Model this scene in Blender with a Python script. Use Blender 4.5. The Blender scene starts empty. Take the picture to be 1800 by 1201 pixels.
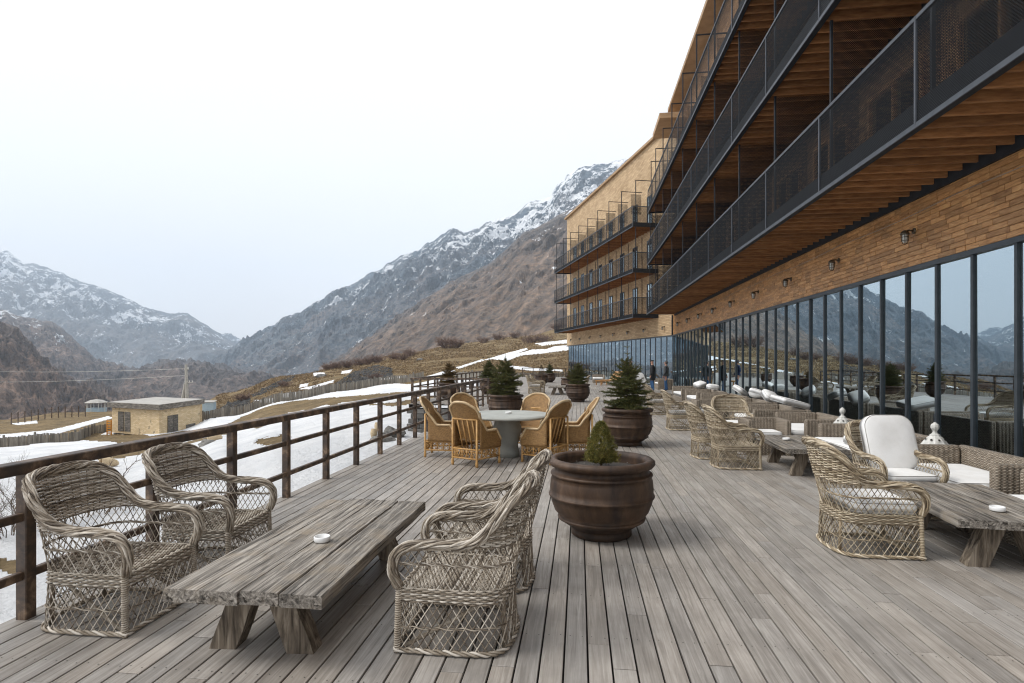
import bpy, bmesh, math, random
import numpy as np
from mathutils import Vector, Matrix

SC = bpy.context.scene
COL = SC.collection
random.seed(7)
R = math.radians

# ------------------------------------------------------------------ camera
F, CX, HY, HC = 1000.0, 900.0, 636.0, 1.65       # focal length, centre and horizon in photo pixels, eye height
YAW = math.atan(118.0 / F)
CO, SI = math.cos(YAW), math.sin(YAW)
cam_d = bpy.data.cameras.new("camera")
cam_d.sensor_width = 36.0
cam_d.lens = 20.0
cam_d.shift_y = (HY - 600.5) / 1800.0
cam_d.clip_start = 0.05
cam_d.clip_end = 40000.0
cam = bpy.data.objects.new("camera", cam_d)
cam.location = (0, 0, HC)
cam.rotation_euler = (R(90), 0, YAW)
COL.objects.link(cam)
SC.camera = cam

# ------------------------------------------------------------------ sky, sun, exposure
SUN_EL, SUN_AZ = R(50), R(-104)                    # azimuth from +Y towards +X
world = bpy.data.worlds.new("World")
SC.world = world
world.use_nodes = True
wn = world.node_tree
wn.nodes.clear()
w_out = wn.nodes.new("ShaderNodeOutputWorld")
sky = wn.nodes.new("ShaderNodeTexSky")
sky.sky_type = 'NISHITA'
sky.sun_disc = False
sky.sun_elevation = SUN_EL
sky.sun_rotation = SUN_AZ
sky.air_density = 1.6
sky.dust_density = 6.0
bg_sky = wn.nodes.new("ShaderNodeBackground")
bg_sky.inputs['Strength'].default_value = 0.05
wn.links.new(sky.outputs[0], bg_sky.inputs['Color'])
# closed cloud deck: even grey white, a touch bluer towards the horizon, faint mottling
tc = wn.nodes.new("ShaderNodeTexCoord")
sep = wn.nodes.new("ShaderNodeSeparateXYZ")
wn.links.new(tc.outputs['Generated'], sep.inputs[0])
ramp = wn.nodes.new("ShaderNodeValToRGB")
ramp.color_ramp.elements[0].position = 0.0
ramp.color_ramp.elements[0].color = (0.92, 0.885, 0.86, 1)
ramp.color_ramp.elements[1].position = 0.55
ramp.color_ramp.elements[1].color = (0.90, 0.905, 0.91, 1)
e = ramp.color_ramp.elements.new(0.22)
e.color = (0.885, 0.885, 0.885, 1)
wn.links.new(sep.outputs[2], ramp.inputs[0])
cn = wn.nodes.new("ShaderNodeTexNoise")
cn.inputs['Scale'].default_value = 2.2
cn.inputs['Detail'].default_value = 4
wmap = wn.nodes.new("ShaderNodeMapping")
wmap.inputs['Scale'].default_value = (1, 1, 3.5)
wn.links.new(tc.outputs['Generated'], wmap.inputs[0])
wn.links.new(wmap.outputs[0], cn.inputs['Vector'])
cm = wn.nodes.new("ShaderNodeMapRange")
cm.inputs['To Min'].default_value = 0.965
cm.inputs['To Max'].default_value = 1.035
wn.links.new(cn.outputs[0], cm.inputs[0])
mul = wn.nodes.new("ShaderNodeVectorMath")
mul.operation = 'SCALE'
wn.links.new(ramp.outputs[0], mul.inputs[0])
wn.links.new(cm.outputs[0], mul.inputs['Scale'])
bg_cloud = wn.nodes.new("ShaderNodeBackground")
bg_cloud.inputs['Strength'].default_value = 1.0
wn.links.new(mul.outputs[0], bg_cloud.inputs['Color'])
wmix = wn.nodes.new("ShaderNodeMixShader")
wmix.inputs[0].default_value = 0.93
wn.links.new(bg_sky.outputs[0], wmix.inputs[1])
wn.links.new(bg_cloud.outputs[0], wmix.inputs[2])
wn.links.new(wmix.outputs[0], w_out.inputs[0])

sun_d = bpy.data.lights.new("sun", 'SUN')
sun_d.energy = 1.9
sun_d.angle = R(24)
sun_d.color = (1.0, 0.96, 0.9)
sun = bpy.data.objects.new("sun", sun_d)
sdir = Vector((math.sin(SUN_AZ) * math.cos(SUN_EL), math.cos(SUN_AZ) * math.cos(SUN_EL), math.sin(SUN_EL)))
sun.rotation_euler = sdir.to_track_quat('Z', 'Y').to_euler()
sun.location = sdir * 60
COL.objects.link(sun)

SC.view_settings.view_transform = 'Standard'
SC.view_settings.look = 'None'
SC.view_settings.exposure = 0.52
SC.view_settings.gamma = 1.0
SC.view_settings.use_curve_mapping = False
SC.render.engine = 'CYCLES'
SC.cycles.use_denoising = True
SC.cycles.pixel_filter_type = 'BLACKMAN_HARRIS'
SC.cycles.filter_width = 1.15
SC.cycles.max_bounces = 8
SC.cycles.diffuse_bounces = 3
SC.cycles.glossy_bounces = 4
SC.cycles.transmission_bounces = 4
SC.cycles.transparent_max_bounces = 24
SC.cycles.volume_bounces = 1
SC.cycles.caustics_reflective = False
SC.cycles.caustics_refractive = False

# ------------------------------------------------------------------ geometry helpers
def at(px, py, d):
    """world point seen at photo pixel (px, py) at distance d along the view axis"""
    u = (px - CX) / F * d
    return Vector((CO * u - SI * d, SI * u + CO * d, HC - (py - HY) / F * d))

def on_z(px, py, z=0.0):
    return at(px, py, (HC - z) * F / (py - HY))

def proj(x, y, z):
    d = -SI * x + CO * y
    u = CO * x + SI * y
    return CX + F * u / d, HY - F * (z - HC) / d, d

class MB:
    """collects verts / faces / a per-point random value, builds one mesh"""
    def __init__(s):
        s.v, s.f, s.q, s.r, s.n = [], [], [], [], 0
    def add(s, verts, faces, r=None):
        verts = np.asarray(verts, dtype=float).reshape(-1, 3)
        if r is None:
            r = random.random()
        s.v.append(verts)
        s.r.append(np.full(len(verts), r) if np.isscalar(r) else np.asarray(r))
        o = s.n
        if isinstance(faces, np.ndarray):
            s.q.append(faces + o)
        else:
            s.f.extend([tuple(i + o for i in f) for f in faces])
        s.n += len(verts)
    def box(s, x0, x1, y0, y1, z0, z1, r=None, m=None):
        v = np.array([(x, y, z) for z in (z0, z1) for x, y in ((x0, y0), (x1, y0), (x1, y1), (x0, y1))], float)
        if m is not None:
            v = np.array([tuple(m @ Vector(p)) for p in v])
        s.add(v, [(3, 2, 1, 0), (4, 5, 6, 7), (0, 1, 5, 4), (1, 2, 6, 5), (2, 3, 7, 6), (3, 0, 4, 7)], r)
    def cbox(s, x0, x1, y0, y1, z0, z1, c=0.003, r=None, m=None):
        """box with chamfered edges on all sides"""
        lo, hi = (x0, y0, z0), (x1, y1, z1)
        vs, idx = [], {}
        for a in (0, 1):
            for b in (0, 1):
                for d in (0, 1):
                    k = (a, b, d)
                    for ax in range(3):
                        p = []
                        for q in range(3):
                            base = hi[q] if k[q] else lo[q]
                            if q != ax:
                                base += -c if k[q] else c
                            p.append(base)
                        idx[(k, ax)] = len(vs)
                        vs.append(p)
        fs = []
        for ax in range(3):
            o = [q for q in range(3) if q != ax]
            for sd in (0, 1):
                ring = []
                for a, b in ((0, 0), (1, 0), (1, 1), (0, 1)):
                    k = [0, 0, 0]; k[ax] = sd; k[o[0]] = a; k[o[1]] = b
                    ring.append(idx[(tuple(k), ax)])
                if (sd == 0) != (ax == 1):
                    ring.reverse()
                fs.append(tuple(ring))
        for ax in range(3):
            o = [q for q in range(3) if q != ax]
            for a in (0, 1):
                for b in (0, 1):
                    k0 = [0, 0, 0]; k1 = [0, 0, 0]
                    k0[o[0]] = k1[o[0]] = a; k0[o[1]] = k1[o[1]] = b; k1[ax] = 1
                    k0, k1 = tuple(k0), tuple(k1)
                    fs.append((idx[(k0, o[0])], idx[(k1, o[0])], idx[(k1, o[1])], idx[(k0, o[1])]))
        for a in (0, 1):
            for b in (0, 1):
                for d in (0, 1):
                    k = (a, b, d)
                    fs.append((idx[(k, 0)], idx[(k, 1)], idx[(k, 2)]))
        v = np.array(vs, float)
        if m is not None:
            v = np.array([tuple(m @ Vector(p)) for p in v])
        s.add(v, fs, r)
    def tube(s, path, rad, sides=6, r=None, closed=False, cap=True):
        P = np.asarray(path, float)
        n = len(P)
        if np.isscalar(rad):
            rad = np.full(n, rad)
        rad = np.asarray(rad, float)
        if closed:
            T = np.roll(P, -1, 0) - np.roll(P, 1, 0)
        else:
            T = np.gradient(P, axis=0)
        T /= np.maximum(np.linalg.norm(T, axis=1, keepdims=True), 1e-9)
        ref = np.array([0.0, 0.0, 1.0])
        if abs(T[:, 2]).mean() > 0.8:
            ref = np.array([1.0, 0.0, 0.0])
        A = np.cross(T, ref)
        ln = np.linalg.norm(A, axis=1, keepdims=True)
        A = A / np.maximum(ln, 1e-6)
        B = np.cross(A, T)
        ang = np.arange(sides) * 2 * math.pi / sides
        V = P[:, None, :] + rad[:, None, None] * (np.cos(ang)[None, :, None] * A[:, None, :] + np.sin(ang)[None, :, None] * B[:, None, :])
        m = n if closed else n - 1
        a = (np.arange(m) * sides)[:, None]
        b = (((np.arange(m) + 1) % n) * sides)[:, None]
        j = np.arange(sides)[None, :]
        k = (j + 1) % sides
        o = s.n
        s.add(V.reshape(-1, 3), np.stack([a + j, a + k, b + k, b + j], -1).reshape(-1, 4), r)
        if cap and not closed:
            s.f.append(tuple(o + q for q in range(sides - 1, -1, -1)))
            s.f.append(tuple(o + q for q in range((n - 1) * sides, n * sides)))
    def lathe(s, prof, segs=32, r=None, c=(0, 0, 0)):
        prof = np.asarray(prof, float)
        n = len(prof)
        a = np.arange(segs) * 2 * math.pi / segs
        V = np.stack([c[0] + prof[None, :, 0] * np.cos(a)[:, None], c[1] + prof[None, :, 0] * np.sin(a)[:, None],
                      c[2] + np.repeat(prof[None, :, 1], segs, 0)], -1).reshape(-1, 3)
        fs = []
        for i in range(segs):
            k = (i + 1) % segs
            for j in range(n - 1):
                fs.append((i * n + j, k * n + j, k * n + j + 1, i * n + j + 1))
        s.add(V, fs, r)
    def grid(s, V, r=None, flip=False):
        V = np.asarray(V, float)
        a, b = V.shape[:2]
        i = np.arange(a - 1)[:, None]
        j = np.arange(b - 1)[None, :]
        q = np.stack([i * b + j, (i + 1) * b + j, (i + 1) * b + j + 1, i * b + j + 1], -1).reshape(-1, 4)
        s.add(V.reshape(-1, 3), q[:, ::-1] if flip else q, r)
    def mesh(s, name, material=None, smooth=False, attrs=None):
        me = bpy.data.meshes.new(name)
        V = np.concatenate(s.v) if s.v else np.zeros((0, 3))
        Q = np.concatenate(s.q).astype(np.int32) if s.q else np.zeros((0, 4), np.int32)
        tot = np.array([4] * len(Q) + [len(f) for f in s.f], np.int32)
        loops = np.concatenate([Q.ravel(), np.array([i for f in s.f for i in f], np.int32)]).astype(np.int32)
        me.vertices.add(len(V))
        me.vertices.foreach_set("co", V.astype(np.float32).ravel())
        me.loops.add(len(loops))
        me.loops.foreach_set("vertex_index", loops)
        me.polygons.add(len(tot))
        me.polygons.foreach_set("loop_start", np.concatenate([[0], np.cumsum(tot)[:-1]]).astype(np.int32))
        me.polygons.foreach_set("loop_total", tot)
        me.polygons.foreach_set("use_smooth", np.full(len(tot), bool(smooth)))
        me.update(calc_edges=True)
        a = me.attributes.new("rnd", 'FLOAT', 'POINT')
        a.data.foreach_set("value", np.concatenate(s.r).astype(np.float32))
        for k, arr in (attrs or {}).items():
            q = me.attributes.new(k, 'FLOAT', 'POINT')
            q.data.foreach_set("value", np.asarray(arr, np.float32))
        if material:
            me.materials.append(material)
        me.update()
        return me
    def build(s, name, material=None, parent=None, smooth=False, attrs=None):
        return obj(name, s.mesh(name, material, smooth, attrs), parent)

def obj(name, me, parent=None, loc=None, rz=0.0):
    o = bpy.data.objects.new(name, me)
    COL.objects.link(o)
    if parent is not None:
        o.parent = parent
    if loc is not None:
        o.location = loc
    if rz:
        o.rotation_euler = (0, 0, rz)
    return o

def tag(o, label=None, cat=None, group=None, kind=None):
    if label: o["label"] = label
    if cat: o["category"] = cat
    if group: o["group"] = group
    if kind: o["kind"] = kind
    return o

def thing(name, label, cat, loc=(0, 0, 0), rz=0.0, group=None):
    o = bpy.data.objects.new(name, None)
    o.empty_display_size = 0.1
    COL.objects.link(o)
    o.location = loc
    o.rotation_euler = (0, 0, rz)
    return tag(o, label, cat, group)

def copy_tree(o, parent=None):
    c = o.copy()
    COL.objects.link(c)
    c.parent = parent
    for ch in list(o.children):
        copy_tree(ch, c)
    return c

def place(proto, loc, rz=0.0, label=None, group=None, first=[]):
    """the first time a prototype itself is moved, later copies of it are"""
    if proto.name in first:
        o = copy_tree(proto)
    else:
        first.append(proto.name)
        o = proto
    o.location = loc
    o.rotation_euler = (0, 0, rz)
    tag(o, label, None, group)
    return o

def catmull(pts, n):
    P = np.asarray(pts, float)
    m = len(P)
    Q = np.vstack([2 * P[0] - P[1], P, 2 * P[-1] - P[-2]])
    t = np.linspace(0, m - 1 - 1e-9, n)
    i = t.astype(int)
    f = (t - i)[:, None]
    p0, p1, p2, p3 = Q[i], Q[i + 1], Q[i + 2], Q[i + 3]
    return 0.5 * (2 * p1 + (p2 - p0) * f + (2 * p0 - 5 * p1 + 4 * p2 - p3) * f ** 2 + (3 * p1 - p0 - 3 * p2 + p3) * f ** 3)

# vectorised gradient noise
_rng = np.random.RandomState(11)
_PERM = np.tile(_rng.permutation(256), 3)
_GRAD = _rng.normal(size=(256, 3))
_GRAD /= np.linalg.norm(_GRAD, axis=1, keepdims=True)
def pnoise(x, y, z=0.0):
    x, y, z = np.broadcast_arrays(np.asarray(x, float), np.asarray(y, float), np.asarray(z, float))
    xi, yi, zi = np.floor(x).astype(int), np.floor(y).astype(int), np.floor(z).astype(int)
    xf, yf, zf = x - xi, y - yi, z - zi
    u, v, w = (t * t * t * (t * (t * 6 - 15) + 10) for t in (xf, yf, zf))
    out = 0
    for a in (0, 1):
        for b in (0, 1):
            for c in (0, 1):
                h = _PERM[_PERM[_PERM[(xi + a) % 256] + (yi + b) % 256] + (zi + c) % 256]
                g = _GRAD[h]
                dd = g[..., 0] * (xf - a) + g[..., 1] * (yf - b) + g[..., 2] * (zf - c)
                out = out + dd * (u if a else 1 - u) * (v if b else 1 - v) * (w if c else 1 - w)
    return out * 1.5
def fbm(x, y, z=0.0, octv=5, lac=2.0, gain=0.5):
    s, a = 0, 1.0
    for o in range(octv):
        s = s + a * pnoise(x + o * 17.3, y - o * 9.1, z + o * 3.7)
        x, y, z = x * lac, y * lac, np.asarray(z) * lac
        a *= gain
    return s
def ridged(x, y, z=0.0, octv=5, gain=0.5):
    s, a = 0, 1.0
    for o in range(octv):
        s = s + a * (1 - 2 * np.abs(pnoise(x + o * 13.3, y - o * 7.1, z)))
        x, y = x * 2.05, y * 2.05
        a *= gain
    return s

# ------------------------------------------------------------------ material helpers
class NT:
    def __init__(s, name):
        s.m = bpy.data.materials.new(name)
        s.m.use_nodes = True
        s.t = s.m.node_tree
        s.t.nodes.clear()
        s.out = s.t.nodes.new("ShaderNodeOutputMaterial")
    def n(s, typ, **kw):
        nd = s.t.nodes.new("ShaderNode" + typ)
        for k, v in kw.items():
            if k.startswith("i_"):
                key = k[2:].replace("_", " ")
                nd.inputs[key].default_value = v
            else:
                setattr(nd, k, v)
        return nd
    def l(s, a, b):
        s.t.links.new(a, b)
    def val(s, sock, v):
        if hasattr(v, "links") or hasattr(v, "is_linked"):
            s.l(v, sock)
        else:
            sock.default_value = v
    def math(s, op, a, b=0.0, clamp=False):
        nd = s.n("Math", operation=op, use_clamp=clamp)
        s.val(nd.inputs[0], a)
        s.val(nd.inputs[1], b)
        return nd.outputs[0]
    def ramp(s, fac, stops, interp='LINEAR'):
        nd = s.n("ValToRGB")
        cr = nd.color_ramp
        cr.interpolation = interp
        while len(cr.elements) < len(stops):
            cr.elements.new(0.5)
        for el, (p, c) in zip(cr.elements, stops):
            el.position = p
            el.color = (c[0], c[1], c[2], 1) if not np.isscalar(c) else (c, c, c, 1)
        s.l(fac, nd.inputs[0])
        return nd.outputs[0]
    def mix(s, fac, a, b, blend='MIX'):
        nd = s.n("Mix", data_type='RGBA', blend_type=blend)
        s.val(nd.inputs[0], fac)
        for sock, v in ((nd.inputs[6], a), (nd.inputs[7], b)):
            if hasattr(v, "is_linked"):
                s.l(v, sock)
            else:
                sock.default_value = (v[0], v[1], v[2], 1)
        return nd.outputs[2]
    def coords(s, kind='world', scale=(1, 1, 1), rndoff=True, rot=(0, 0, 0)):
        if kind == 'world':
            c = s.n("NewGeometry").outputs['Position']
        else:
            c = s.n("TexCoord").outputs['Object']
        mp = s.n("Mapping")
        mp.inputs['Scale'].default_value = scale
        mp.inputs['Rotation'].default_value = rot
        s.l(c, mp.inputs[0])
        if not rndoff:
            return mp.outputs[0]
        cb = s.n("CombineXYZ")
        q = s.math('MULTIPLY', s.rnd(), 37.0)
        for i in range(3):
            s.l(q, cb.inputs[i])
        ad = s.n("VectorMath", operation='ADD')
        s.l(mp.outputs[0], ad.inputs[0])
        s.l(cb.outputs[0], ad.inputs[1])
        return ad.outputs[0]
    def rnd(s):
        if not hasattr(s, "_rnd"):
            oi = s.n("ObjectInfo").outputs['Random']
            at_ = s.n("Attribute", attribute_name="rnd").outputs['Fac']
            s._rnd = s.math('FRACT', s.math('ADD', oi, at_))
        return s._rnd
    def noise(s, vec, scale=1.0, detail=5.0, rough=0.55, dist=0.0):
        nd = s.n("TexNoise")
        nd.inputs['Scale'].default_value = scale
        nd.inputs['Detail'].default_value = detail
        nd.inputs['Roughness'].default_value = rough
        nd.inputs['Distortion'].default_value = dist
        s.l(vec, nd.inputs['Vector'])
        return nd.outputs['Fac']
    def bump(s, h, strength=0.3, dist=0.01):
        nd = s.n("Bump")
        nd.inputs['Strength'].default_value = strength
        nd.inputs['Distance'].default_value = dist
        s.l(h, nd.inputs['Height'])
        return nd.outputs[0]
    def principled(s, color, rough=0.7, normal=None, metal=0.0, spec=0.5):
        b = s.n("BsdfPrincipled")
        s.val(b.inputs['Base Color'], color if hasattr(color, "is_linked") else (*color, 1))
        s.val(b.inputs['Roughness'], rough)
        b.inputs['Metallic'].default_value = metal
        b.inputs['Specular IOR Level'].default_value = spec
        if normal is not None:
            s.l(normal, b.inputs['Normal'])
        s.l(b.outputs[0], s.out.inputs[0])
        return b

def simple_mat(name, stops, scale=6.0, stretch=(1, 1, 1), rough=0.75, bump=0.25, bdist=0.005, rvar=0.3, kind='world', detail=6, metal=0.0, spec=0.4, dist=0.0):
    t = NT(name)
    v = t.coords(kind, stretch)
    f = t.noise(v, scale, detail, 0.6, dist)
    c = t.ramp(f, stops)
    if rvar:
        k = t.math('ADD', t.math('MULTIPLY', t.rnd(), rvar), 1 - rvar / 2)
        sc = t.n("VectorMath", operation='SCALE')
        t.l(c, sc.inputs[0])
        t.l(k, sc.inputs['Scale'])
        c = sc.outputs[0]
    t.principled(c, rough, t.bump(f, bump, bdist) if bump else None, metal, spec)
    return t.m

# ================================================================== LAND
# terrain table: for bearings given by photo column, (distance, height) going outward from the terrace
TCOL = {
 -1500: [(4, -2.6), (10, -2.6), (30, -4.4), (60, -7.5), (110, -11), (140, -13), (220, -42), (700, -210)],
 -300: [(4, -2.6), (10, -2.6), (25, -4.0), (45, -5.9), (75, -8.6), (110, -11), (132, -12.4), (210, -42), (700, -210)],
 0: [(4, -2.6), (10, -2.5), (25, -3.95), (45, -5.7), (60, -7.3), (75, -8.4), (110, -10.6), (130, -12.0), (210, -40), (700, -200)],
 100: [(4, -2.5), (10, -2.4), (25, -3.7), (45, -5.5), (60, -6.9), (80, -8.0), (110, -9.8), (140, -11.2), (220, -40), (700, -200)],
 200: [(4, -2.4), (10, -2.3), (25, -3.3), (45, -5.3), (68, -7.2), (85, -8.2), (110, -9.6), (150, -11.5), (240, -40), (700, -200)],
 300: [(4, -2.4), (10, -2.2), (25, -2.95), (45, -5.05), (68, -7.05), (90, -8.2), (130, -10), (160, -11.1), (250, -40), (700, -190)],
 400: [(4, -2.3), (10, -2.0), (20, -1.8), (35, -3.2), (60, -5.1), (80, -6.0), (110, -7.0), (140, -7.3), (180, -8.1), (300, -40), (700, -170)],
 500: [(4, -2.2), (10, -1.9), (20, -1.4), (35, -2.5), (50, -3.45), (75, -4.1), (110, -4.3), (150, -3.75), (180, -2.7), (320, -30), (700, -150)],
 600: [(4, -2.1), (12, -1.7), (20, -1.2), (35, -1.8), (55, -2.4), (85, -3.1), (120, -2.2), (170, -0.7), (220, 0.4), (400, -20), (700, -110)],
 700: [(4, -2.0), (20, -1.2), (30, -1.2), (55, -1.5), (85, -2.1), (120, -1.2), (170, 1.0), (235, 4.6), (400, -10), (700, -80)],
 800: [(4, -2.0), (20, -1.6), (40, -1.2), (60, -0.9), (90, -0.7), (130, 0.5), (200, 4.5), (280, 10), (450, 0), (700, -60)],
 900: [(4, -2.0), (40, -1.3), (62, -0.8), (72, -0.2), (100, 0.25), (160, 2.6), (240, 8.4), (320, 15.7), (500, 5), (700, -30)],
 1000: [(4, -2.0), (55, -1.2), (64, -0.7), (78, 0.0), (110, 0.66), (170, 4.0), (260, 12), (350, 23), (500, 10), (700, -10)],
 1150: [(4, -2.0), (60, -1.0), (80, 0.2), (110, 1.0), (170, 5.0), (260, 14), (350, 27), (500, 20), (700, 0)],
 2600: [(4, -2.0), (60, -1.0), (110, -0.6), (200, -0.6), (350, 0), (700, 0)],
}
_tk = sorted(TCOL)
def terrain_z(px, d):
    """smooth height over bearing (photo column) and distance"""
    px, d = np.broadcast_arrays(np.asarray(px, float), np.asarray(d, float))
    prof = np.stack([np.interp(np.log(np.maximum(d, 4.0)), np.log([a for a, _ in TCOL[k]]), [b for _, b in TCOL[k]]) for k in _tk])
    k = np.clip(np.searchsorted(_tk, px) - 1, 0, len(_tk) - 2)
    x0 = np.array(_tk)[k]
    x1 = np.array(_tk)[k + 1]
    w = np.clip((px - x0) / (x1 - x0), 0, 1)
    w = w * w * (3 - 2 * w)
    a = np.take_along_axis(prof, k[None], 0)[0]
    b = np.take_along_axis(prof, (k + 1)[None], 0)[0]
    return a * (1 - w) + b * w
def ground_z(x, y):
    px, _, d = proj(x, y, 0)
    return float(terrain_z(px, d)) + float(terr_noise(np.array(x), np.array(y), np.array(d)))
def terr_noise(x, y, d):
    amp = np.clip((d - 15) / 60, 0, 1)
    far = np.clip((d - 85) / 60, 0, 1)
    return 0.10 * fbm(x / 4, y / 4, 0, 3) * np.clip(d / 20, 0, 1) + amp * 0.12 * fbm(x / 9, y / 9, 3, 4) + far * (0.9 * fbm(x / 28, y / 28, 9, 5))
def ground_at(px, py, dmin=5, dmax=400):
    """first ground point met along the view through a photo pixel"""
    dd = np.geomspace(dmin, dmax, 1500)
    u = (px - CX) / F * dd
    zz = HC - (py - HY) / F * dd
    x, y = CO * u - SI * dd, SI * u + CO * dd
    gz = terrain_z(np.full_like(dd, px), dd) + terr_noise(x, y, dd)
    i = np.argmax(zz <= gz)
    if zz[i] > gz[i]:
        i = len(dd) - 1
    return Vector((x[i], y[i], gz[i])), dd[i]

def inpoly(px, py, poly):
    r = np.zeros(px.shape, bool)
    n = len(poly)
    for i in range(n):
        x0, y0 = poly[i]
        x1, y1 = poly[(i + 1) % n]
        if y0 == y1:
            continue
        c = ((y0 > py) != (y1 > py)) & (px < (x1 - x0) * (py - y0) / (y1 - y0) + x0)
        r ^= c
    return r

BARE = [  # bare turf in the snow field, outlined on the ground
 [(395, 748), (460, 718), (512, 706), (600, 698), (680, 692), (725, 688), (690, 698), (600, 709), (540, 721), (480, 733), (420, 746)],
 [(140, 775), (165, 765), (250, 764), (275, 771), (210, 779)],
 [(0, 822), (60, 812), (110, 800), (60, 820), (0, 834)], [(0, 980), (30, 985), (60, 1000), (20, 1010), (0, 1000)],
 [(0, 738), (90, 742), (180, 738), (120, 750), (60, 762), (0, 785), (0, 750)],
 [(180, 800), (300, 785), (380, 765), (430, 757), (330, 782), (210, 808), (170, 812)],
 [(455, 775), (500, 765), (512, 772), (480, 785), (445, 783)],
 [(640, 712), (700, 708), (760, 697), (800, 700), (760, 712), (690, 716)],
 [(0, 700), (60, 735), (140, 725), (185, 728), (160, 736), (90, 740), (0, 745)],
 [(240, 771), (350, 755), (420, 744), (400, 752), (340, 765), (260, 775)],
]
SNOW = [  # snow lying on the brown hillside
 [(840, 636), (865, 629), (895, 620), (926, 612), (928, 615), (903, 624), (935, 615), (960, 614), (975, 609), (1010, 606), (1010, 615), (950, 622), (915, 626), (892, 635), (866, 632)],
 [(938, 604), (1010, 596), (1010, 603), (952, 608)],
 [(893, 643), (945, 648), (990, 651), (990, 654), (940, 653), (905, 650)],
 [(800, 647), (847, 632), (852, 634), (807, 649)], [(745, 664), (790, 650), (800, 652), (770, 662)],
 [(525, 685), (560, 676), (588, 668), (586, 673), (545, 685)], [(498, 693), (522, 689), (520, 699), (495, 700)],
 [(550, 656), (572, 655), (570, 662), (552, 662)], [(600, 653), (620, 650), (616, 656), (600, 658)], [(527, 677), (542, 674), (540, 680), (526, 682)],
 [(447, 705), (482, 700), (480, 709), (445, 709)], [(668, 668), (715, 660), (716, 664), (680, 669)],
 [(20, 745), (65, 740), (66, 745), (30, 748)], [(0, 765), (90, 757), (190, 732), (200, 735), (100, 764), (0, 772)],
]
SCREE = [[(440, 695), (470, 680), (505, 664), (520, 660), (515, 668), (490, 680), (460, 695), (445, 698)],
         [(588, 676), (620, 655), (665, 642), (690, 648), (690, 664), (650, 672), (610, 676)], [(355, 745), (400, 710), (440, 700), (440, 712), (380, 735)]]

px_cols = np.concatenate([np.linspace(-1500, -120, 60), np.linspace(-110, 1030, 820), np.linspace(1045, 2600, 50)])
d_rows = np.concatenate([np.geomspace(4, 60, 130), np.geomspace(60.4, 350, 330)[0:], np.geomspace(356, 700, 25)])
PXg, Dg = np.meshgrid(px_cols, d_rows, indexing='ij')
Ug = (PXg - CX) / F * Dg
Xg, Yg = CO * Ug - SI * Dg, SI * Ug + CO * Dg
Zg = terrain_z(PXg, Dg) + terr_noise(Xg, Yg, Dg)
PYg = HY - F * (Zg - HC) / Dg
jx = 5 * fbm(Xg / 3.0, Yg / 3.0, 5, 4) * np.clip(40 / Dg, .3, 2)
jy = 2.2 * fbm(Xg / 3.0 + 40, Yg / 3.0, 5, 4) * np.clip(40 / Dg, .3, 2)
fence_d = np.interp(PXg, [-1500, 0, 140, 190, 360, 450, 560, 700, 800, 900, 1000], [58, 58, 60, 74, 78, 80, 86, 92, 80, 66, 62])
snow = (Dg < fence_d).astype(float)
for p in BARE:
    snow[inpoly(PXg + jx, PYg + jy, p) & (Dg < 200)] = 0
for p in SNOW:
    snow[inpoly(PXg + jx * .5, PYg + jy * .5, p) & (Dg > fence_d * .6)] = 1
scree = np.zeros_like(snow)
for p in SCREE:
    scree[inpoly(PXg + jx, PYg + jy, p) & (Dg > 60)] = 1
Zg = Zg + 0.10 * snow * np.clip(Dg / 30, 0.3, 1) + scree * 0.5 * np.abs(fbm(Xg / 1.5, Yg / 1.5, 2, 3))

def land_mat():
    t = NT("hill_turf_and_snow")
    v = t.coords('world', (1, 1, 1), False)
    n1 = t.noise(v, 0.35, 8, 0.65)
    n2 = t.noise(v, 3.0, 8, 0.7)
    n3 = t.noise(v, 0.06, 4, 0.5)
    grass = t.ramp(n2, [(0.36, (0.06, 0.042, 0.022)), (0.5, (0.19, 0.13, 0.062)), (0.64, (0.34, 0.25, 0.125))])
    grass2 = t.ramp(n1, [(0.36, (0.08, 0.058, 0.03)), (0.62, (0.28, 0.20, 0.10))])
    g = t.mix(t.ramp(n3, [(0.35, 0.25), (0.65, 0.75)]), grass, grass2)
    vo = t.n("TexVoronoi")
    vo.inputs['Scale'].default_value = 1.4
    t.l(v, vo.inputs['Vector'])
    stone = t.ramp(vo.outputs['Distance'], [(0.0, (0.11, 0.105, 0.10)), (0.35, (0.06, 0.058, 0.056)), (0.7, (0.015, 0.014, 0.013))])
    sa = t.n("Attribute", attribute_name="scree").outputs['Fac']
    g = t.mix(t.math('GREATER_THAN', t.math('ADD', sa, t.math('MULTIPLY', t.math('SUBTRACT', n2, 0.5), 0.9)), 0.5), g, stone)
    s = t.n("Attribute", attribute_name="snow").outputs['Fac']
    sn = t.math('ADD', s, t.math('MULTIPLY', t.math('SUBTRACT', n2, 0.5), 1.5))
    n4 = t.noise(v, 11.0, 6, 0.7)
    sn = t.math('ADD', sn, t.math('MULTIPLY', t.math('SUBTRACT', n4, 0.5), 0.9))
    m = t.ramp(sn, [(0.42, 0.0), (0.60, 1.0)])
    snowc = t.ramp(n1, [(0.32, (0.66, 0.675, 0.70)), (0.60, (0.83, 0.835, 0.845))])
    c = t.mix(m, g, snowc)
    t.principled(c, 0.85, t.bump(t.math('ADD', n2, n1), 0.9, 0.4), 0, 0.2)
    return t.m
gb = MB()
gb.grid(np.stack([Xg, Yg, Zg], -1), 0.0, flip=True)
tag(gb.build("ground", land_mat(), smooth=True, attrs={"snow": snow.ravel(), "scree": scree.ravel()}), "snowy slope and brown hillside around the terrace", None, None, "structure")

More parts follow.
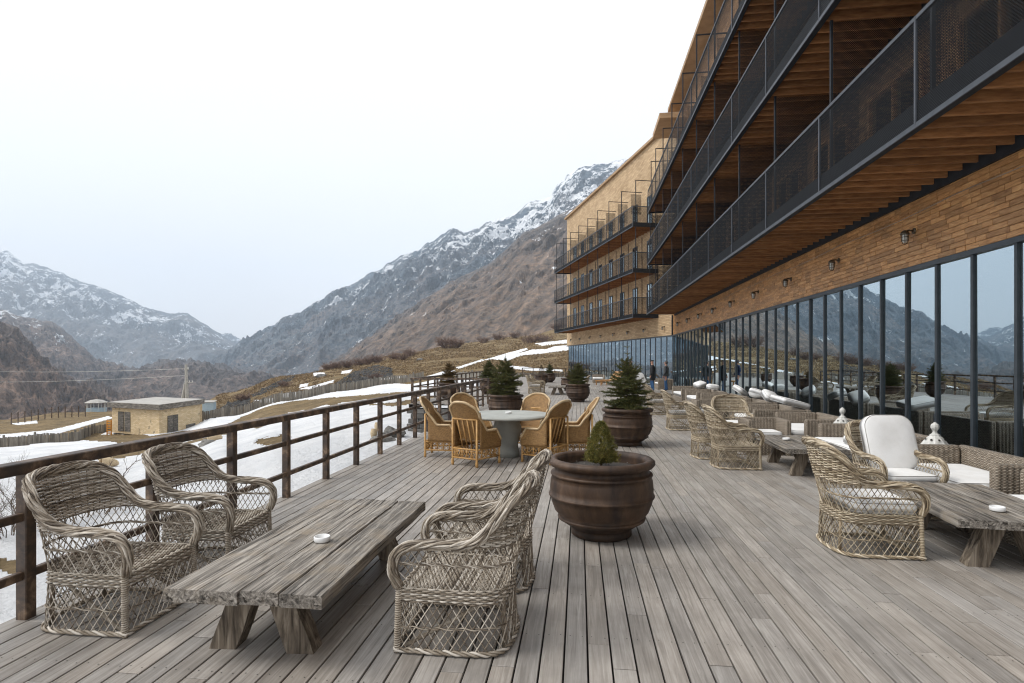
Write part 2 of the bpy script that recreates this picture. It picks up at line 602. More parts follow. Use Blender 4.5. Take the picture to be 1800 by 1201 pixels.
# ------------------------------------------------------------------ mountains
def mountain_mat(name, low, mid, rock, snow_lo, snow_hi, streak=1.0, fine=2.8, strk=1.3, bmp=14.0):
    t = NT(name)
    v = t.coords('world', (1, 1, 1), False)
    n_big = t.noise(v, 0.004, 8, 0.6)
    n_mid = t.noise(v, 0.0125, 10, 0.66)
    n_fine = t.noise(v, 0.075, 8, 0.72)
    ua = t.n("Attribute", attribute_name="ua").outputs['Fac']
    va = t.n("Attribute", attribute_name="va").outputs['Fac']
    cbs = t.n("CombineXYZ")
    t.l(t.math('MULTIPLY', ua, 0.03), cbs.inputs[0]); t.l(t.math('MULTIPLY', va, 0.0055), cbs.inputs[1])
    n_str = t.noise(cbs.outputs[0], 1.0, 6, 0.62, 0.25)
    base = t.mix(t.ramp(n_big, [(0.38, 0.0), (0.62, 1.0)]), low, mid)
    base = t.mix(t.ramp(n_fine, [(0.34, 1.0), (0.62, 0.0)]), base, rock)
    h = t.n("Attribute", attribute_name="hgt").outputs['Fac']
    rk = t.n("Attribute", attribute_name="rock").outputs['Fac']
    base = t.mix(t.math('MULTIPLY', rk, t.ramp(n_mid, [(0.35, 1.0), (0.6, 0.55)]), True), base, rock)
    k = t.math('ADD', t.math('MULTIPLY', t.math('SUBTRACT', n_fine, .5), fine), t.math('ADD', 1.0, t.math('ADD', t.math('MULTIPLY', t.math('SUBTRACT', n_mid, .5), 1.2), t.math('MULTIPLY', t.math('SUBTRACT', n_str, .5), strk))))
    k = t.math('MAXIMUM', k, 0.25)
    sc = t.n("VectorMath", operation='SCALE')
    t.l(base, sc.inputs[0]); t.l(k, sc.inputs['Scale'])
    base = sc.outputs[0]
    gl = t.n("Attribute", attribute_name="gully").outputs['Fac']
    s = t.math('ADD', t.math('MULTIPLY', h, 0.8), t.math('MULTIPLY', gl, 0.26 * streak))
    s = t.math('ADD', s, t.math('MULTIPLY', t.math('SUBTRACT', n_mid, 0.5), 2.3))
    s = t.math('ADD', s, t.math('MULTIPLY', t.math('SUBTRACT', n_fine, 0.5), 1.6))
    s = t.math('ADD', s, t.math('MULTIPLY', t.math('SUBTRACT', n_str, 0.5), 1.1))
    mr = t.n("MapRange", clamp=True)
    t.l(s, mr.inputs[0])
    mr.inputs[1].default_value, mr.inputs[2].default_value = snow_lo, snow_hi
    m = mr.outputs[0]
    c = t.mix(m, base, (0.86, 0.88, 0.91))
    t.principled(c, 0.9, t.bump(t.math('ADD', n_fine, n_mid), 1.0, bmp), 0, 0.1)
    return t.m

def mountain(name, label, crest, foot, nS, nV, gul, crag, material, jag=0.02, shear=0.6, back=0.6, seed=0.0, p=1.1, relief=0.20, smooth=False):
    """a mountain side: crest line and foot line given by bearing, with spurs, gullies and crags"""
    s = np.linspace(0, 1, nS)
    def line(L):
        L = np.array(L, float)
        q = (L[:, 0] - L[0, 0]) / (L[-1, 0] - L[0, 0])
        return np.stack([np.interp(s, q, L[:, i]) for i in range(3)], -1)
    Cn, Ft = line(crest), line(foot)
    C = np.array([tuple(at(*r)) for r in Cn])
    Fp = np.array([tuple(at(*r)) for r in Ft])
    L = np.concatenate([[0], np.cumsum(np.linalg.norm(np.diff(C[:, :2], axis=0), axis=1))])
    size = np.median(C[:, 2] - Fp[:, 2])
    C[:, 2] += jag * size * (fbm(L / (size * .18), seed, 0, 5, gain=.62) + 0.6 * np.abs(fbm(L / (size * .06), seed + 5, 1, 3)))
    nb = max(6, nV // 8)
    v = np.concatenate([np.linspace(-1, 0, nb, endpoint=False), np.linspace(0, 1, nV)])
    V = v[None, :, None]
    w = np.clip(V, 0, 1)
    P = C[:, None, :] * (1 - w) + Fp[:, None, :] * w
    P[..., 2] = Fp[:, None, 2] + (C[:, None, 2] - Fp[:, None, 2]) * (1 - w[..., 0]) ** p
    bk = np.clip(-V, 0, 1)
    P = P + (C - Fp)[:, None, :] * np.array([1, 1, -1]) * bk * back
    down = (Fp - C)
    run = np.linalg.norm(down[:, :2], axis=1)
    slope_len = np.linalg.norm(down, axis=1)
    nrm = np.stack([down[:, 0] / run, down[:, 1] / run, np.full(nS, 1.0)], -1)
    nrm /= np.linalg.norm(nrm, axis=1, keepdims=True)
    av = np.abs(v)[None, :]
    a = L[:, None] + shear * v[None, :] * slope_len[:, None]
    zz = v[None, :] * slope_len[:, None]
    warp = 0.35 * fbm(a / (gul * 2.5), zz / (gul * 3.0), seed, 3)
    g = ridged(a / gul + warp, zz / (gul * 3.2), seed, 4, 0.48)
    c = fbm(a / (gul * .22), zz / (gul * .30), seed + 3, 5, gain=.6)
    env = np.clip(0.12 + 3.0 * av, 0, 1) * np.clip(1.5 - av, 0.3, 1)
    rock = np.clip(1.1 - 1.6 * np.clip(v, 0, 1)[None, :] + 0.9 * fbm(a / (gul * 1.3), zz / (gul * 1.3), seed + 7, 4), 0, 1)
    disp = env * gul * (relief * g + crag * (0.4 + rock) * c)
    P = P + nrm[:, None, :] * disp[..., None]
    hgt = (P[..., 2] - np.min(P[:, nb:, 2])) / (np.max(C[:, 2]) - np.min(P[:, nb:, 2]))
    mb = MB()
    mb.grid(P, 0.0, flip=False)
    o = mb.build(name, material, smooth=smooth, attrs={"hgt": hgt.ravel(), "rock": rock.ravel(), "gully": (.9 - g).ravel(), "ua": a.ravel() + np.zeros(P.shape[:2]).ravel(), "va": zz.ravel()})
    return tag(o, label, None, None, "structure")

BR, PU, RK = (0.155, 0.098, 0.062), (0.115, 0.078, 0.062), (0.085, 0.080, 0.078)
mm_far = mountain_mat("far_mountain", (0.20, 0.165, 0.145), (0.155, 0.16, 0.17), (0.12, 0.15, 0.185), 0.42, 0.48)  # blue-grey rock tones carry part of the distance haze in their colour
mm_main = mountain_mat("main_mountain", (0.185, 0.148, 0.132), (0.145, 0.155, 0.165), (0.098, 0.14, 0.185), 0.47, 0.53)  # cooler rock here too, haze blue mixed into the base colour
mm_brown = mountain_mat("brown_slope", (0.225, 0.158, 0.112), (0.175, 0.128, 0.10), (0.105, 0.098, 0.095), 0.70, 0.76, 1.3, 1.7, 2.2, 6.0)
mm_left = mountain_mat("left_foothill", (0.30, 0.20, 0.145), (0.235, 0.165, 0.13), (0.15, 0.122, 0.108), 1.3, 1.5)
mm_left2 = mountain_mat("left_foothill_snow", (0.27, 0.19, 0.15), (0.22, 0.165, 0.14), (0.15, 0.13, 0.125), 0.56, 0.62, 1.3)
mm_low = mountain_mat("valley_hill", (0.23, 0.17, 0.14), (0.19, 0.155, 0.14), (0.13, 0.122, 0.122), 1.6, 1.8)

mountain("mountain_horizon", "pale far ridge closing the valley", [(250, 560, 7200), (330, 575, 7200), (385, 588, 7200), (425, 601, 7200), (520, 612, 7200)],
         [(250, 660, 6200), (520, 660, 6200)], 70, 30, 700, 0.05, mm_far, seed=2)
mountain("mountain_left", "snow streaked haze-blue mountain on the left", [(-320, 360, 5200), (-120, 410, 5100), (0, 440, 5000), (12, 441, 5000), (40, 463, 5000), (65, 468, 5000), (110, 482, 5000), (135, 494, 5000),
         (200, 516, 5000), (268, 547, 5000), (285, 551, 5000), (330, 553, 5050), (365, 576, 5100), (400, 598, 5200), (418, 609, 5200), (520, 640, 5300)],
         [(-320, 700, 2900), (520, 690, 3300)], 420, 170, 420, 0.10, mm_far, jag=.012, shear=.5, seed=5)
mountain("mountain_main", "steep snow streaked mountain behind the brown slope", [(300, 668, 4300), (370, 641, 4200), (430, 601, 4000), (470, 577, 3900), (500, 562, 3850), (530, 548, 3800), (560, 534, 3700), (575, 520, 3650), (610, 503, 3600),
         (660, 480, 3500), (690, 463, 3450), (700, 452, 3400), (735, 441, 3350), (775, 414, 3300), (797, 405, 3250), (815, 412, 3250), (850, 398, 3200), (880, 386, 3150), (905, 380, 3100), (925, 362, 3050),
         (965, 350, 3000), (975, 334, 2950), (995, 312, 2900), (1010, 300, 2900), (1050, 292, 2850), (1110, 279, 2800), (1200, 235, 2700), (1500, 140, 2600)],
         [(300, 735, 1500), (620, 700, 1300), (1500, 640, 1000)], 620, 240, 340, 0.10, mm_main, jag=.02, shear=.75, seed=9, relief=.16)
mountain("mountain_slope", "brown grassy slope with gullies behind the hotel", [(560, 655, 2300), (610, 628, 2200), (650, 598, 2100), (700, 560, 2000), (740, 535, 1950), (790, 500, 1900), (815, 487, 1850), (860, 466, 1800), (890, 440, 1750),
         (920, 412, 1700), (950, 398, 1650), (1000, 372, 1600), (1100, 320, 1500), (1400, 190, 1400)],
         [(560, 690, 620), (760, 660, 520), (1000, 640, 480), (1400, 600, 480)], 520, 220, 170, 0.06, mm_brown, jag=.006, shear=.7, seed=14, p=1.02, relief=.13, smooth=False)
mountain("hill_left", "brown foothill with snow bands on the left", [(-300, 470, 2500), (-80, 515, 2450), (0, 545, 2400), (45, 560, 2400), (95, 570, 2350), (125, 592, 2300), (150, 615, 2250), (170, 636, 2200), (210, 652, 2150), (330, 690, 2000)],
         [(-300, 740, 1250), (330, 735, 1250)], 260, 110, 200, 0.10, mm_left2, shear=.5, seed=21)
mountain("hill_valley", "low brown hills across the valley floor", [(90, 690, 1750), (180, 662, 1750), (250, 656, 1700), (285, 648, 1700), (310, 645, 1700), (360, 649, 1700), (400, 656, 1650), (440, 668, 1650), (520, 664, 1650), (640, 668, 1600)],
         [(90, 760, 800), (640, 740, 800)], 260, 110, 170, 0.09, mm_low, shear=.4, seed=26)
mountain("hill_near", "dark rocky brown spur dropping into the valley", [(-420, 480, 1200), (-120, 535, 1150), (0, 567, 1100), (30, 577, 1090), (45, 596, 1080), (62, 612, 1060), (72, 632, 1040), (95, 652, 1020), (105, 668, 1000), (150, 688, 960), (200, 716, 900), (260, 745, 850)],
         [(-420, 800, 420), (260, 790, 460)], 300, 130, 110, 0.12, mm_left, jag=.015, shear=.5, seed=31)

# ------------------------------------------------------------------ haze: even air round camera and land
hz = MB()
hz.box(-7000, 7000, -1200, 8600, -1200, 1560)
hzo = hz.build("haze")
tag(hzo, "thin blue mountain haze filling the valley air", None, None, "stuff")
hm = bpy.data.materials.new("haze_air")
hm.use_nodes = True
hm.node_tree.nodes.clear()
ho = hm.node_tree.nodes.new("ShaderNodeOutputMaterial")
hv = hm.node_tree.nodes.new("ShaderNodeVolumePrincipled")
hv.inputs['Color'].default_value = (0.72, 0.845, 1.0, 1)
hv.inputs['Density'].default_value = 0.00013
hv.inputs['Anisotropy'].default_value = 0.0
hm.node_tree.links.new(hv.outputs[0], ho.inputs['Volume'])
hzo.data.materials.append(hm)

# ================================================================== HOTEL
XF = 5.95                        # glass plane of the main wing
XB = 4.22                        # balcony rail plane
Y0, YC = 1.5, 37.3               # near end of what is built, inner corner with the angled wing
WD = Vector((-0.292, 0.957, 0)).normalized()      # direction of the angled wing
WN = Vector((-WD.y, WD.x, 0))                     # its outward normal (towards the terrace)
WC = Vector((XF, YC, 0))
WL = 24.8
ZG, ZS, ZFL, ZR = 3.29, [4.60, 7.63, 10.75], 3.06, 16.75
GL0, GL1 = 0.0, ZG

def tile_mat(name, stops, rv=0.55):
    t = NT(name)
    v = t.coords('world', (9, 1.2, 9))
    f = t.noise(v, 3.0, 6, 0.62, 1.2)
    c = t.ramp(f, stops)
    v2 = t.coords('world', (1, 1, 1), False)
    st = t.noise(v2, 0.9, 5, 0.6)
    c = t.mix(t.ramp(st, [(0.6, 0.0), (0.8, 0.45)]), c, (0.08, 0.045, 0.025))
    k = t.math('ADD', t.math('MULTIPLY', t.rnd(), rv), 1 - rv / 2)
    sc = t.n("VectorMath", operation='SCALE')
    t.l(c, sc.inputs[0]); t.l(k, sc.inputs['Scale'])
    t.principled(sc.outputs[0], t.ramp(f, [(0.3, 0.55), (0.7, 0.4)]), t.bump(f, 0.3, 0.004), 0, 0.45)
    return t.m
m_tile = tile_mat("oiled_timber_tile", [(0.28, (0.24, 0.105, 0.034)), (0.5, (0.43, 0.215, 0.078)), (0.72, (0.56, 0.335, 0.15))], 0.5)
m_dark = simple_mat("charcoal_metal", [(0.3, (0.018, 0.020, 0.024)), (0.7, (0.028, 0.031, 0.036))], 8, rough=0.55, bump=0.05, rvar=0.15, spec=0.15)
m_rail = simple_mat("rail_metal", [(0.3, (0.045, 0.05, 0.06)), (0.7, (0.065, 0.072, 0.085))], 8, rough=0.5, bump=0.05, rvar=0.15, spec=0.3)
m_joist = simple_mat("soffit_timber", [(0.25, (0.17, 0.072, 0.026)), (0.55, (0.33, 0.155, 0.058)), (0.8, (0.46, 0.24, 0.10))], 4, (1, 6, 6), 0.75, 0.3, 0.004, 0.5)
m_gap = simple_mat("dark_backing", [(0.3, (0.02, 0.016, 0.013)), (0.7, (0.03, 0.024, 0.02))], 3, bump=0, rvar=0)
m_int = simple_mat("interior_wall", [(0.3, (0.10, 0.075, 0.055)), (0.7, (0.16, 0.12, 0.09))], 0.6, bump=0, rvar=0.2)
m_frame = simple_mat("window_frame", [(0.3, (0.032, 0.040, 0.048)), (0.7, (0.048, 0.058, 0.068))], 6, rough=0.4, bump=0.03, rvar=0.1)

def pale_brick_mat(along, name, lo, hi):
    """small timber tiles of far walls, too small to tell apart"""
    t = NT(name)
    g = t.n("NewGeometry").outputs['Position']
    dt = t.n("VectorMath", operation='DOT_PRODUCT')
    t.l(g, dt.inputs[0]); dt.inputs[1].default_value = along
    sx = t.n("SeparateXYZ"); t.l(g, sx.inputs[0])
    cb = t.n("CombineXYZ"); t.l(dt.outputs['Value'], cb.inputs[0]); t.l(sx.outputs[2], cb.inputs[1])
    br = t.n("TexBrick")
    br.inputs['Scale'].default_value = 1.0
    br.inputs['Brick Width'].default_value = 0.42
    br.inputs['Row Height'].default_value = 0.105
    br.inputs['Mortar Size'].default_value = 0.006
    br.inputs['Bias'].default_value = 0.0
    br.inputs['Color1'].default_value = (*lo, 1)
    br.inputs['Color2'].default_value = (*hi, 1)
    br.inputs['Mortar'].default_value = (lo[0] * .4, lo[1] * .38, lo[2] * .35, 1)
    t.l(cb.outputs[0], br.inputs['Vector'])
    n = t.noise(cb.outputs[0], 0.5, 6, 0.65)
    st = t.mix(t.ramp(n, [(0.42, 0.0), (0.72, 0.5)]), br.outputs['Color'], (lo[0] * .55, lo[1] * .5, lo[2] * .45))
    t.principled(st, 0.7, t.bump(br.outputs['Fac'], 0.4, -0.01), 0, 0.3)
    return t.m
m_wing = pale_brick_mat(tuple(WD), "wing_timber_tiles", (0.42, 0.29, 0.165), (0.60, 0.44, 0.27))  # paler tones: some of the wing's open daylight is put into the colour
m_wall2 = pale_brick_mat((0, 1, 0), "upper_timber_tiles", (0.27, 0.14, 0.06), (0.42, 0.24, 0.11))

def glass_mat():
    t = NT("mirror_tinted_glass")
    gl = t.n("BsdfGlossy")
    gl.inputs['Color'].default_value = (0.80, 0.93, 0.99, 1)
    gl.inputs['Roughness'].default_value = 0.004
    v = t.coords('world', (1, 1, 1))
    n = t.noise(v, 0.8, 2, 0.5)
    t.l(t.bump(n, 0.05, 0.02), gl.inputs['Normal'])
    tr = t.n("BsdfTransparent")
    tr.inputs['Color'].default_value = (0.62, 0.72, 0.70, 1)
    fr = t.n("Fresnel"); fr.inputs['IOR'].default_value = 1.5
    fac = t.math('ADD', t.math('MULTIPLY', fr.outputs[0], 0.8), 0.60, True)
    mx = t.n("MixShader")
    t.l(fac, mx.inputs[0]); t.l(tr.outputs[0], mx.inputs[1]); t.l(gl.outputs[0], mx.inputs[2])
    t.l(mx.outputs[0], t.out.inputs[0])
    return t.m
m_glass = glass_mat()

def mesh_mat():
    """fine expanded metal: the holes are real transparency, laid out on the panel"""
    t = NT("woven_steel_mesh")
    uv = t.n("UVMap"); uv.uv_map = "UVMap"
    sx = t.n("SeparateXYZ"); t.l(uv.outputs[0], sx.inputs[0])
    p = 0.034
    row = t.math('FLOOR', t.math('DIVIDE', sx.outputs[1], p * .55))
    off = t.math('MULTIPLY', t.math('MODULO', row, 2.0), p * .5)
    a = t.math('PINGPONG', t.math('ADD', sx.outputs[0], off), p * .5)
    b = t.math('PINGPONG', sx.outputs[1], p * .275)
    hole = t.math('MULTIPLY', t.math('GREATER_THAN', a, p * .145), t.math('GREATER_THAN', b, p * .09))
    bs = t.n("BsdfPrincipled")
    bs.inputs['Base Color'].default_value = (0.016, 0.017, 0.019, 1)
    bs.inputs['Roughness'].default_value = 0.6
    bs.inputs['Specular IOR Level'].default_value = 0.04
    tr = t.n("BsdfTransparent")
    mx = t.n("MixShader")
    t.l(hole, mx.inputs[0]); t.l(bs.outputs[0], mx.inputs[1]); t.l(tr.outputs[0], mx.inputs[2])
    t.l(mx.outputs[0], t.out.inputs[0])
    return t.m
m_mesh = mesh_mat()

def uv_quad(name, p0, ax, ay, w, h, material, parent):
    """flat panel with metric UVs: corner p0, unit axes ax, ay"""
    p0, ax, ay = Vector(p0), Vector(ax), Vector(ay)
    me = bpy.data.meshes.new(name)
    me.from_pydata([tuple(p0), tuple(p0 + ax * w), tuple(p0 + ax * w + ay * h), tuple(p0 + ay * h)], [], [(0, 1, 2, 3)])
    uvl = me.uv_layers.new(name="UVMap")
    for i, c in enumerate(((0, 0), (w, 0), (w, h), (0, h))):
        uvl.data[i].uv = c
    me.materials.append(material)
    return obj(name, me, parent)

hotel = thing("hotel_building", "long timber clad hotel with dark mesh balconies and mirrored ground floor glazing", "building", (0, 0, 0))

# --- solid walls
wb = MB()
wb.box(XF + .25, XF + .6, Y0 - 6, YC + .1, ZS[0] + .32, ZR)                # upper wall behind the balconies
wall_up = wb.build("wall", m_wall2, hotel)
wb = MB()
wb.box(XF - .02, XF + .3, Y0 - 6, YC + .08, ZG, ZS[0] + .31)
backing = wb.build("wall_band", m_gap, hotel)
def wing_box(mb, a0, a1, n0, n1, z0, z1, r=0.5):
    """box in wing coordinates: a along the wing, n outward from its wall"""
    P = lambda a, n, z: WC + WD * a + WN * n + Vector((0, 0, z))
    v = [tuple(P(a, n, z)) for z in (z0, z1) for a, n in ((a0, n0), (a1, n0), (a1, n1), (a0, n1))]
    mb.add(v, [(0, 1, 2, 3), (7, 6, 5, 4), (4, 5, 1, 0), (5, 6, 2, 1), (6, 7, 3, 2), (7, 4, 0, 3)], r)
wb = MB()
wing_box(wb, -0.5, WL, -0.5, 0.0, ZG + .05, ZR + .1)
wing_box(wb, WL - .35, WL, -9, -.5, 0, ZR + .1)
wb.build("wing_wall", m_wing, hotel)
wb = MB()
wing_box(wb, -1.2, WL + .25, -9, 0.22, ZR + .1, ZR + .28)
m_eave = simple_mat("tan_eave_boards", [(0.3, (0.30, 0.19, 0.10)), (0.7, (0.46, 0.31, 0.18))], 2, (1, 1, 5), .7, .2, .01, .3)
wb.build("wing_roof", m_eave, hotel)
# main roof: eave slab with a boxed end over the corner
wb = MB()
wb.box(XF - .55, XF + 9, Y0 - 6, YC - 1.5, ZR + .2, ZR + .42)
wb.box(4.62, XF + 1, YC - 3.6, YC - .5, 15.75, 16.05)
wb.build("roof", m_eave, hotel)

# --- cladding tiles of the band over the glass
def tile_mesh(L):
    b = MB()
    b.cbox(-.018, 0.0, 0, L - .006, 0, .081, 0.003, 0.0)
    return b.mesh("tile", m_tile)
TL = [0.22, 0.3, 0.38, 0.46, 0.55]
tile_me = {L: tile_mesh(L) for L in TL}
tiles = []
rt = random.Random(3)
nrow = int((ZS[0] + .12 - ZG - .07) / .0865)
for r in range(nrow + 1):
    y = Y0 - rt.random() * .5
    while y < YC:
        L = rt.choice(TL)
        tiles.append((y, ZG + .07 + r * .0865, L, rt.uniform(-.004, .004)))
        y += L
def vis(t):
    px, py, d = proj(XF, t[0] + t[2] / 2, t[1])
    return d if (0 < d and px < 1815) else 1e6 + d
tiles.sort(key=vis)
for (y, z, L, off) in tiles[:300]:
    obj("tile", tile_me[L], backing, (XF - .022 + off, y, z))
tb = MB()
for (y, z, L, off) in tiles[300:]:
    tb.box(XF - .040 + off, XF - .022 + off, y, y + L - .006, z, z + .081, rt.random())
tag(tb.build("cladding", m_tile, backing), None, None, None, "stuff")

# --- glazing of the main wing
gz_head = MB()
gz_head.box(XF - .06, XF + .06, Y0, YC + .02, ZG - .02, ZG + .06)
gz_head.box(XF - .06, XF + .06, Y0, YC + .02, 0.0, .09)
gz_head.build("window_head", m_frame, hotel)
PITCH = 0.877
yk = 8.52 - PITCH * 8
mul_b = MB(); mul_b.cbox(-.035, .06, -.027, .027, .09, ZG - .02, .004)
mul_me = mul_b.mesh("mullion", m_frame)
pane_b = MB(); pane_b.box(-.006, .006, -PITCH / 2 + .034, PITCH / 2 - .034, .09, ZG - .02)
pane_me = pane_b.mesh("pane", m_glass)
rp = random.Random(5)
while yk < YC - .1:
    obj("mullion", mul_me, hotel, (XF, yk, 0))
    if yk + PITCH < YC + .3:
        p = obj("pane", pane_me, hotel, (XF + .01, yk + PITCH / 2, 0))
        p.rotation_euler = (0, rp.uniform(-.0018, .0018), rp.uniform(-.0028, .0028))
    yk += PITCH
# wing glazing
hb = MB()
wing_box(hb, 0, WL, -.06, .06, ZG - .02, ZG + .06)
wing_box(hb, 0, WL, -.06, .06, 0, .09)
hb.build("window_head", m_frame, hotel)
ang = math.atan2(WD.y, WD.x) - math.pi / 2
k = 0
WP = 0.86
while k * WP < WL - .05:
    c = WC + WD * (k * WP)
    obj("mullion", mul_me, hotel, (c.x, c.y, 0), ang)
    if (k + 1) * WP < WL:
        c2 = WC + WD * ((k + .5) * WP)
        p = obj("pane", pane_me, hotel, (c2.x, c2.y, 0), ang + rp.uniform(-.003, .003))
    k += 1

# --- interior behind the glass
ib = MB()
ib.box(XF + .1, 12.5, Y0 - 6, YC + 6, -.05, -.01)
ib.build("interior_floor", simple_mat("interior_floor", [(0.3, (0.10, 0.06, 0.035)), (0.7, (0.17, 0.11, 0.06))], 2, (4, 1, 1), 0.4, 0), hotel)
ib = MB()
ib.box(12.3, 12.6, Y0 - 6, YC + 6, 0, ZG + .2)
ib.box(XF + .31, 12.6, Y0 - 6, YC + 6, ZG + .02, ZG + .2)
ib.box(XF + .1, 12.6, Y0 - 6.3, Y0 - 6, 0, ZG + .2)
wing_box(ib, 0.5, WL - .4, -7.6, -7.3, 0, ZG)
ib.build("interior_wall", m_int, hotel)
# sheer curtains
cm_ = NT("sheer_curtain")
cbs = cm_.n("BsdfTranslucent"); cbs.inputs[0].default_value = (0.8, 0.82, 0.82, 1)
cbd = cm_.n("BsdfDiffuse"); cbd.inputs[0].default_value = (0.8, 0.82, 0.82, 1)
cmx = cm_.n("MixShader"); cm_.l(cbd.outputs[0], cmx.inputs[1]); cm_.l(cbs.outputs[0], cmx.inputs[2])
cm_.l(cmx.outputs[0], cm_.out.inputs[0])
for (ya, yb) in ((6.6, 8.45), (9.45, 9.95), (11.6, 12.0), (14.9, 15.3), (19.0, 19.6)):
    yy = np.arange(ya, yb, .012)
    xx = XF + .33 + .035 * np.sin(yy * 62 + 2 * np.sin(yy * 9)) + .012 * np.sin(yy * 140)
    V = np.stack([np.stack([xx * 1.0 + (.01 if z > 2 else 0), yy, np.full_like(yy, z)], -1) for z in (0.04, 1.1, 2.2, ZG - .05)], 1)
    cb_ = MB(); cb_.grid(V)
    cb_.build("curtain", cm_.m, hotel, True)

# --- balconies of the main wing
DIV0, DIVP = 7.66, 2.87
divs = [DIV0 + DIVP * i for i in range(-2, 10)] + [36.2]
jb = MB(); jb.cbox(XB + .07, XF - .10, -.024, .024, 0.0, .20, .004, 0.0)
jme = jb.mesh("joist", m_joist)
board_t = NT("soffit_boards")
_g = board_t.n("NewGeometry").outputs['Position']
_s = board_t.n("SeparateXYZ"); board_t.l(_g, _s.inputs[0])
_ln = board_t.math('GREATER_THAN', board_t.math('PINGPONG', _s.outputs[0], .07), .006)
_n = board_t.noise(board_t.coords('world', (6, 1, 1), False), 1.4, 5)
_c = board_t.ramp(_n, [(0.3, (0.12, 0.056, 0.022)), (0.7, (0.21, 0.105, 0.044))])
board_t.principled(board_t.mix(_ln, (0.01, 0.007, 0.005), _c), 0.65)
m_board = board_t.m
RAILH = 1.37
post_b = MB(); post_b.box(-.022, .022, -.022, .022, 0, 1.0)
post_me = post_b.mesh("post", m_dark)
stile_b = MB(); stile_b.box(-.016, .016, -.018, .018, 0, RAILH)
stile_me = stile_b.mesh("rail_stile", m_rail)
door_fr = MB()
for a in (-.95, -.02, .91):
    door_fr.box(-.09, .02, a, a + .07, 0, 2.25, .5)
door_fr.box(-.09, .02, -.95, .98, 2.25, 2.33, .5)
door_fr_me = door_fr.mesh("door_frame", m_tile)
door_gl = MB()
door_gl.box(-.02, .0, -.88, -.03, .05, 2.24, .5)
door_gl.box(-.02, .0, .06, .90, .05, 2.24, .5)
door_gl_me = door_gl.mesh("door_pane", m_glass)
for lv, z in enumerate(ZS):
    y_end = [36.2, 36.0, 35.6][lv]
    dv = [d for d in divs[:-1] if d < y_end - .5] + [y_end]
    bal = obj("balcony", None, hotel)
    bal.empty_display_size = .1
    ya, yb = dv[0], dv[-1]
    fb = MB(); fb.box(XB + .071, XF + .24, ya, yb, z + .20, z + .285)
    fb.build("floor_boards", m_board, bal)
    eb = MB()
    eb.box(XB - .03, XB + .07, ya, yb, z - .02, z + .30)
    eb.box(XB + .07, XF + .2, yb - .08, yb, z - .02, z + .15)
    eb.build("edge_beam", m_dark, bal)
    lb = MB(); lb.box(XF - .10, XF - .045, ya, yb, z - .10, z + .199); lb.build("ledger_beam", m_dark, bal)
    rb = MB()
    rb.box(XB - .05, XB - .031, ya, yb, z - .03, z + .035)
    rb.box(XB - .05, XB + .0, ya, yb, z + RAILH - .05, z + RAILH)
    rb.build("rail", m_rail, bal)
    y = ya + .2
    i = 0
    while y < yb - .1:
        obj("joist", jme, bal, (0, y, z - (0.0)))
        y += .352
        i += 1
    for a, b in zip(dv[:-1], dv[1:]):
        uv_quad("mesh_panel", (XB - .036, a + .02, z + .035), (0, 1, 0), (0, 0, 1), b - a - .04, RAILH - .09, m_mesh, bal)
    for q in dv:
        obj("rail_stile", stile_me, bal, (XB - .036, q, z))
        if lv < 2:
            p = obj("post", post_me, bal, (XB + .16, q, z + .28)); p.scale = (1, 1, ZS[lv + 1] - z - .30)
        else:
            p = obj("post", post_me, bal, (XB + .16, q, z + .28)); p.scale = (1, 1, 2.9)
        if lv < 2:
            uv_quad("privacy_mesh", (XB + .2, q, z + .3), (1, 0, 0), (0, 0, 1), XF - XB - .0, ZS[lv + 1] - z - .34, m_mesh, bal)
    if lv == 2:
        for q in dv:
            tb_ = MB(); tb_.box(XB + .14, XF + .25, q - .02, q + .02, z + 3.14, z + 3.18)
            tb_.build("trellis_bar", m_dark, bal)
        for q in dv[3:]:
            uv_quad("privacy_mesh", (XB + .9, q, z + .3), (1, 0, 0), (0, 0, 1), XF - XB - .7, 2.7, m_mesh, bal)
    for a, b in zip(dv[:-1], dv[1:]):
        mid = (a + b) / 2
        f = obj("balcony_door", door_fr_me, bal, (XF + .25, mid, z + .29))
        obj("pane", door_gl_me, f, (0, 0, 0))

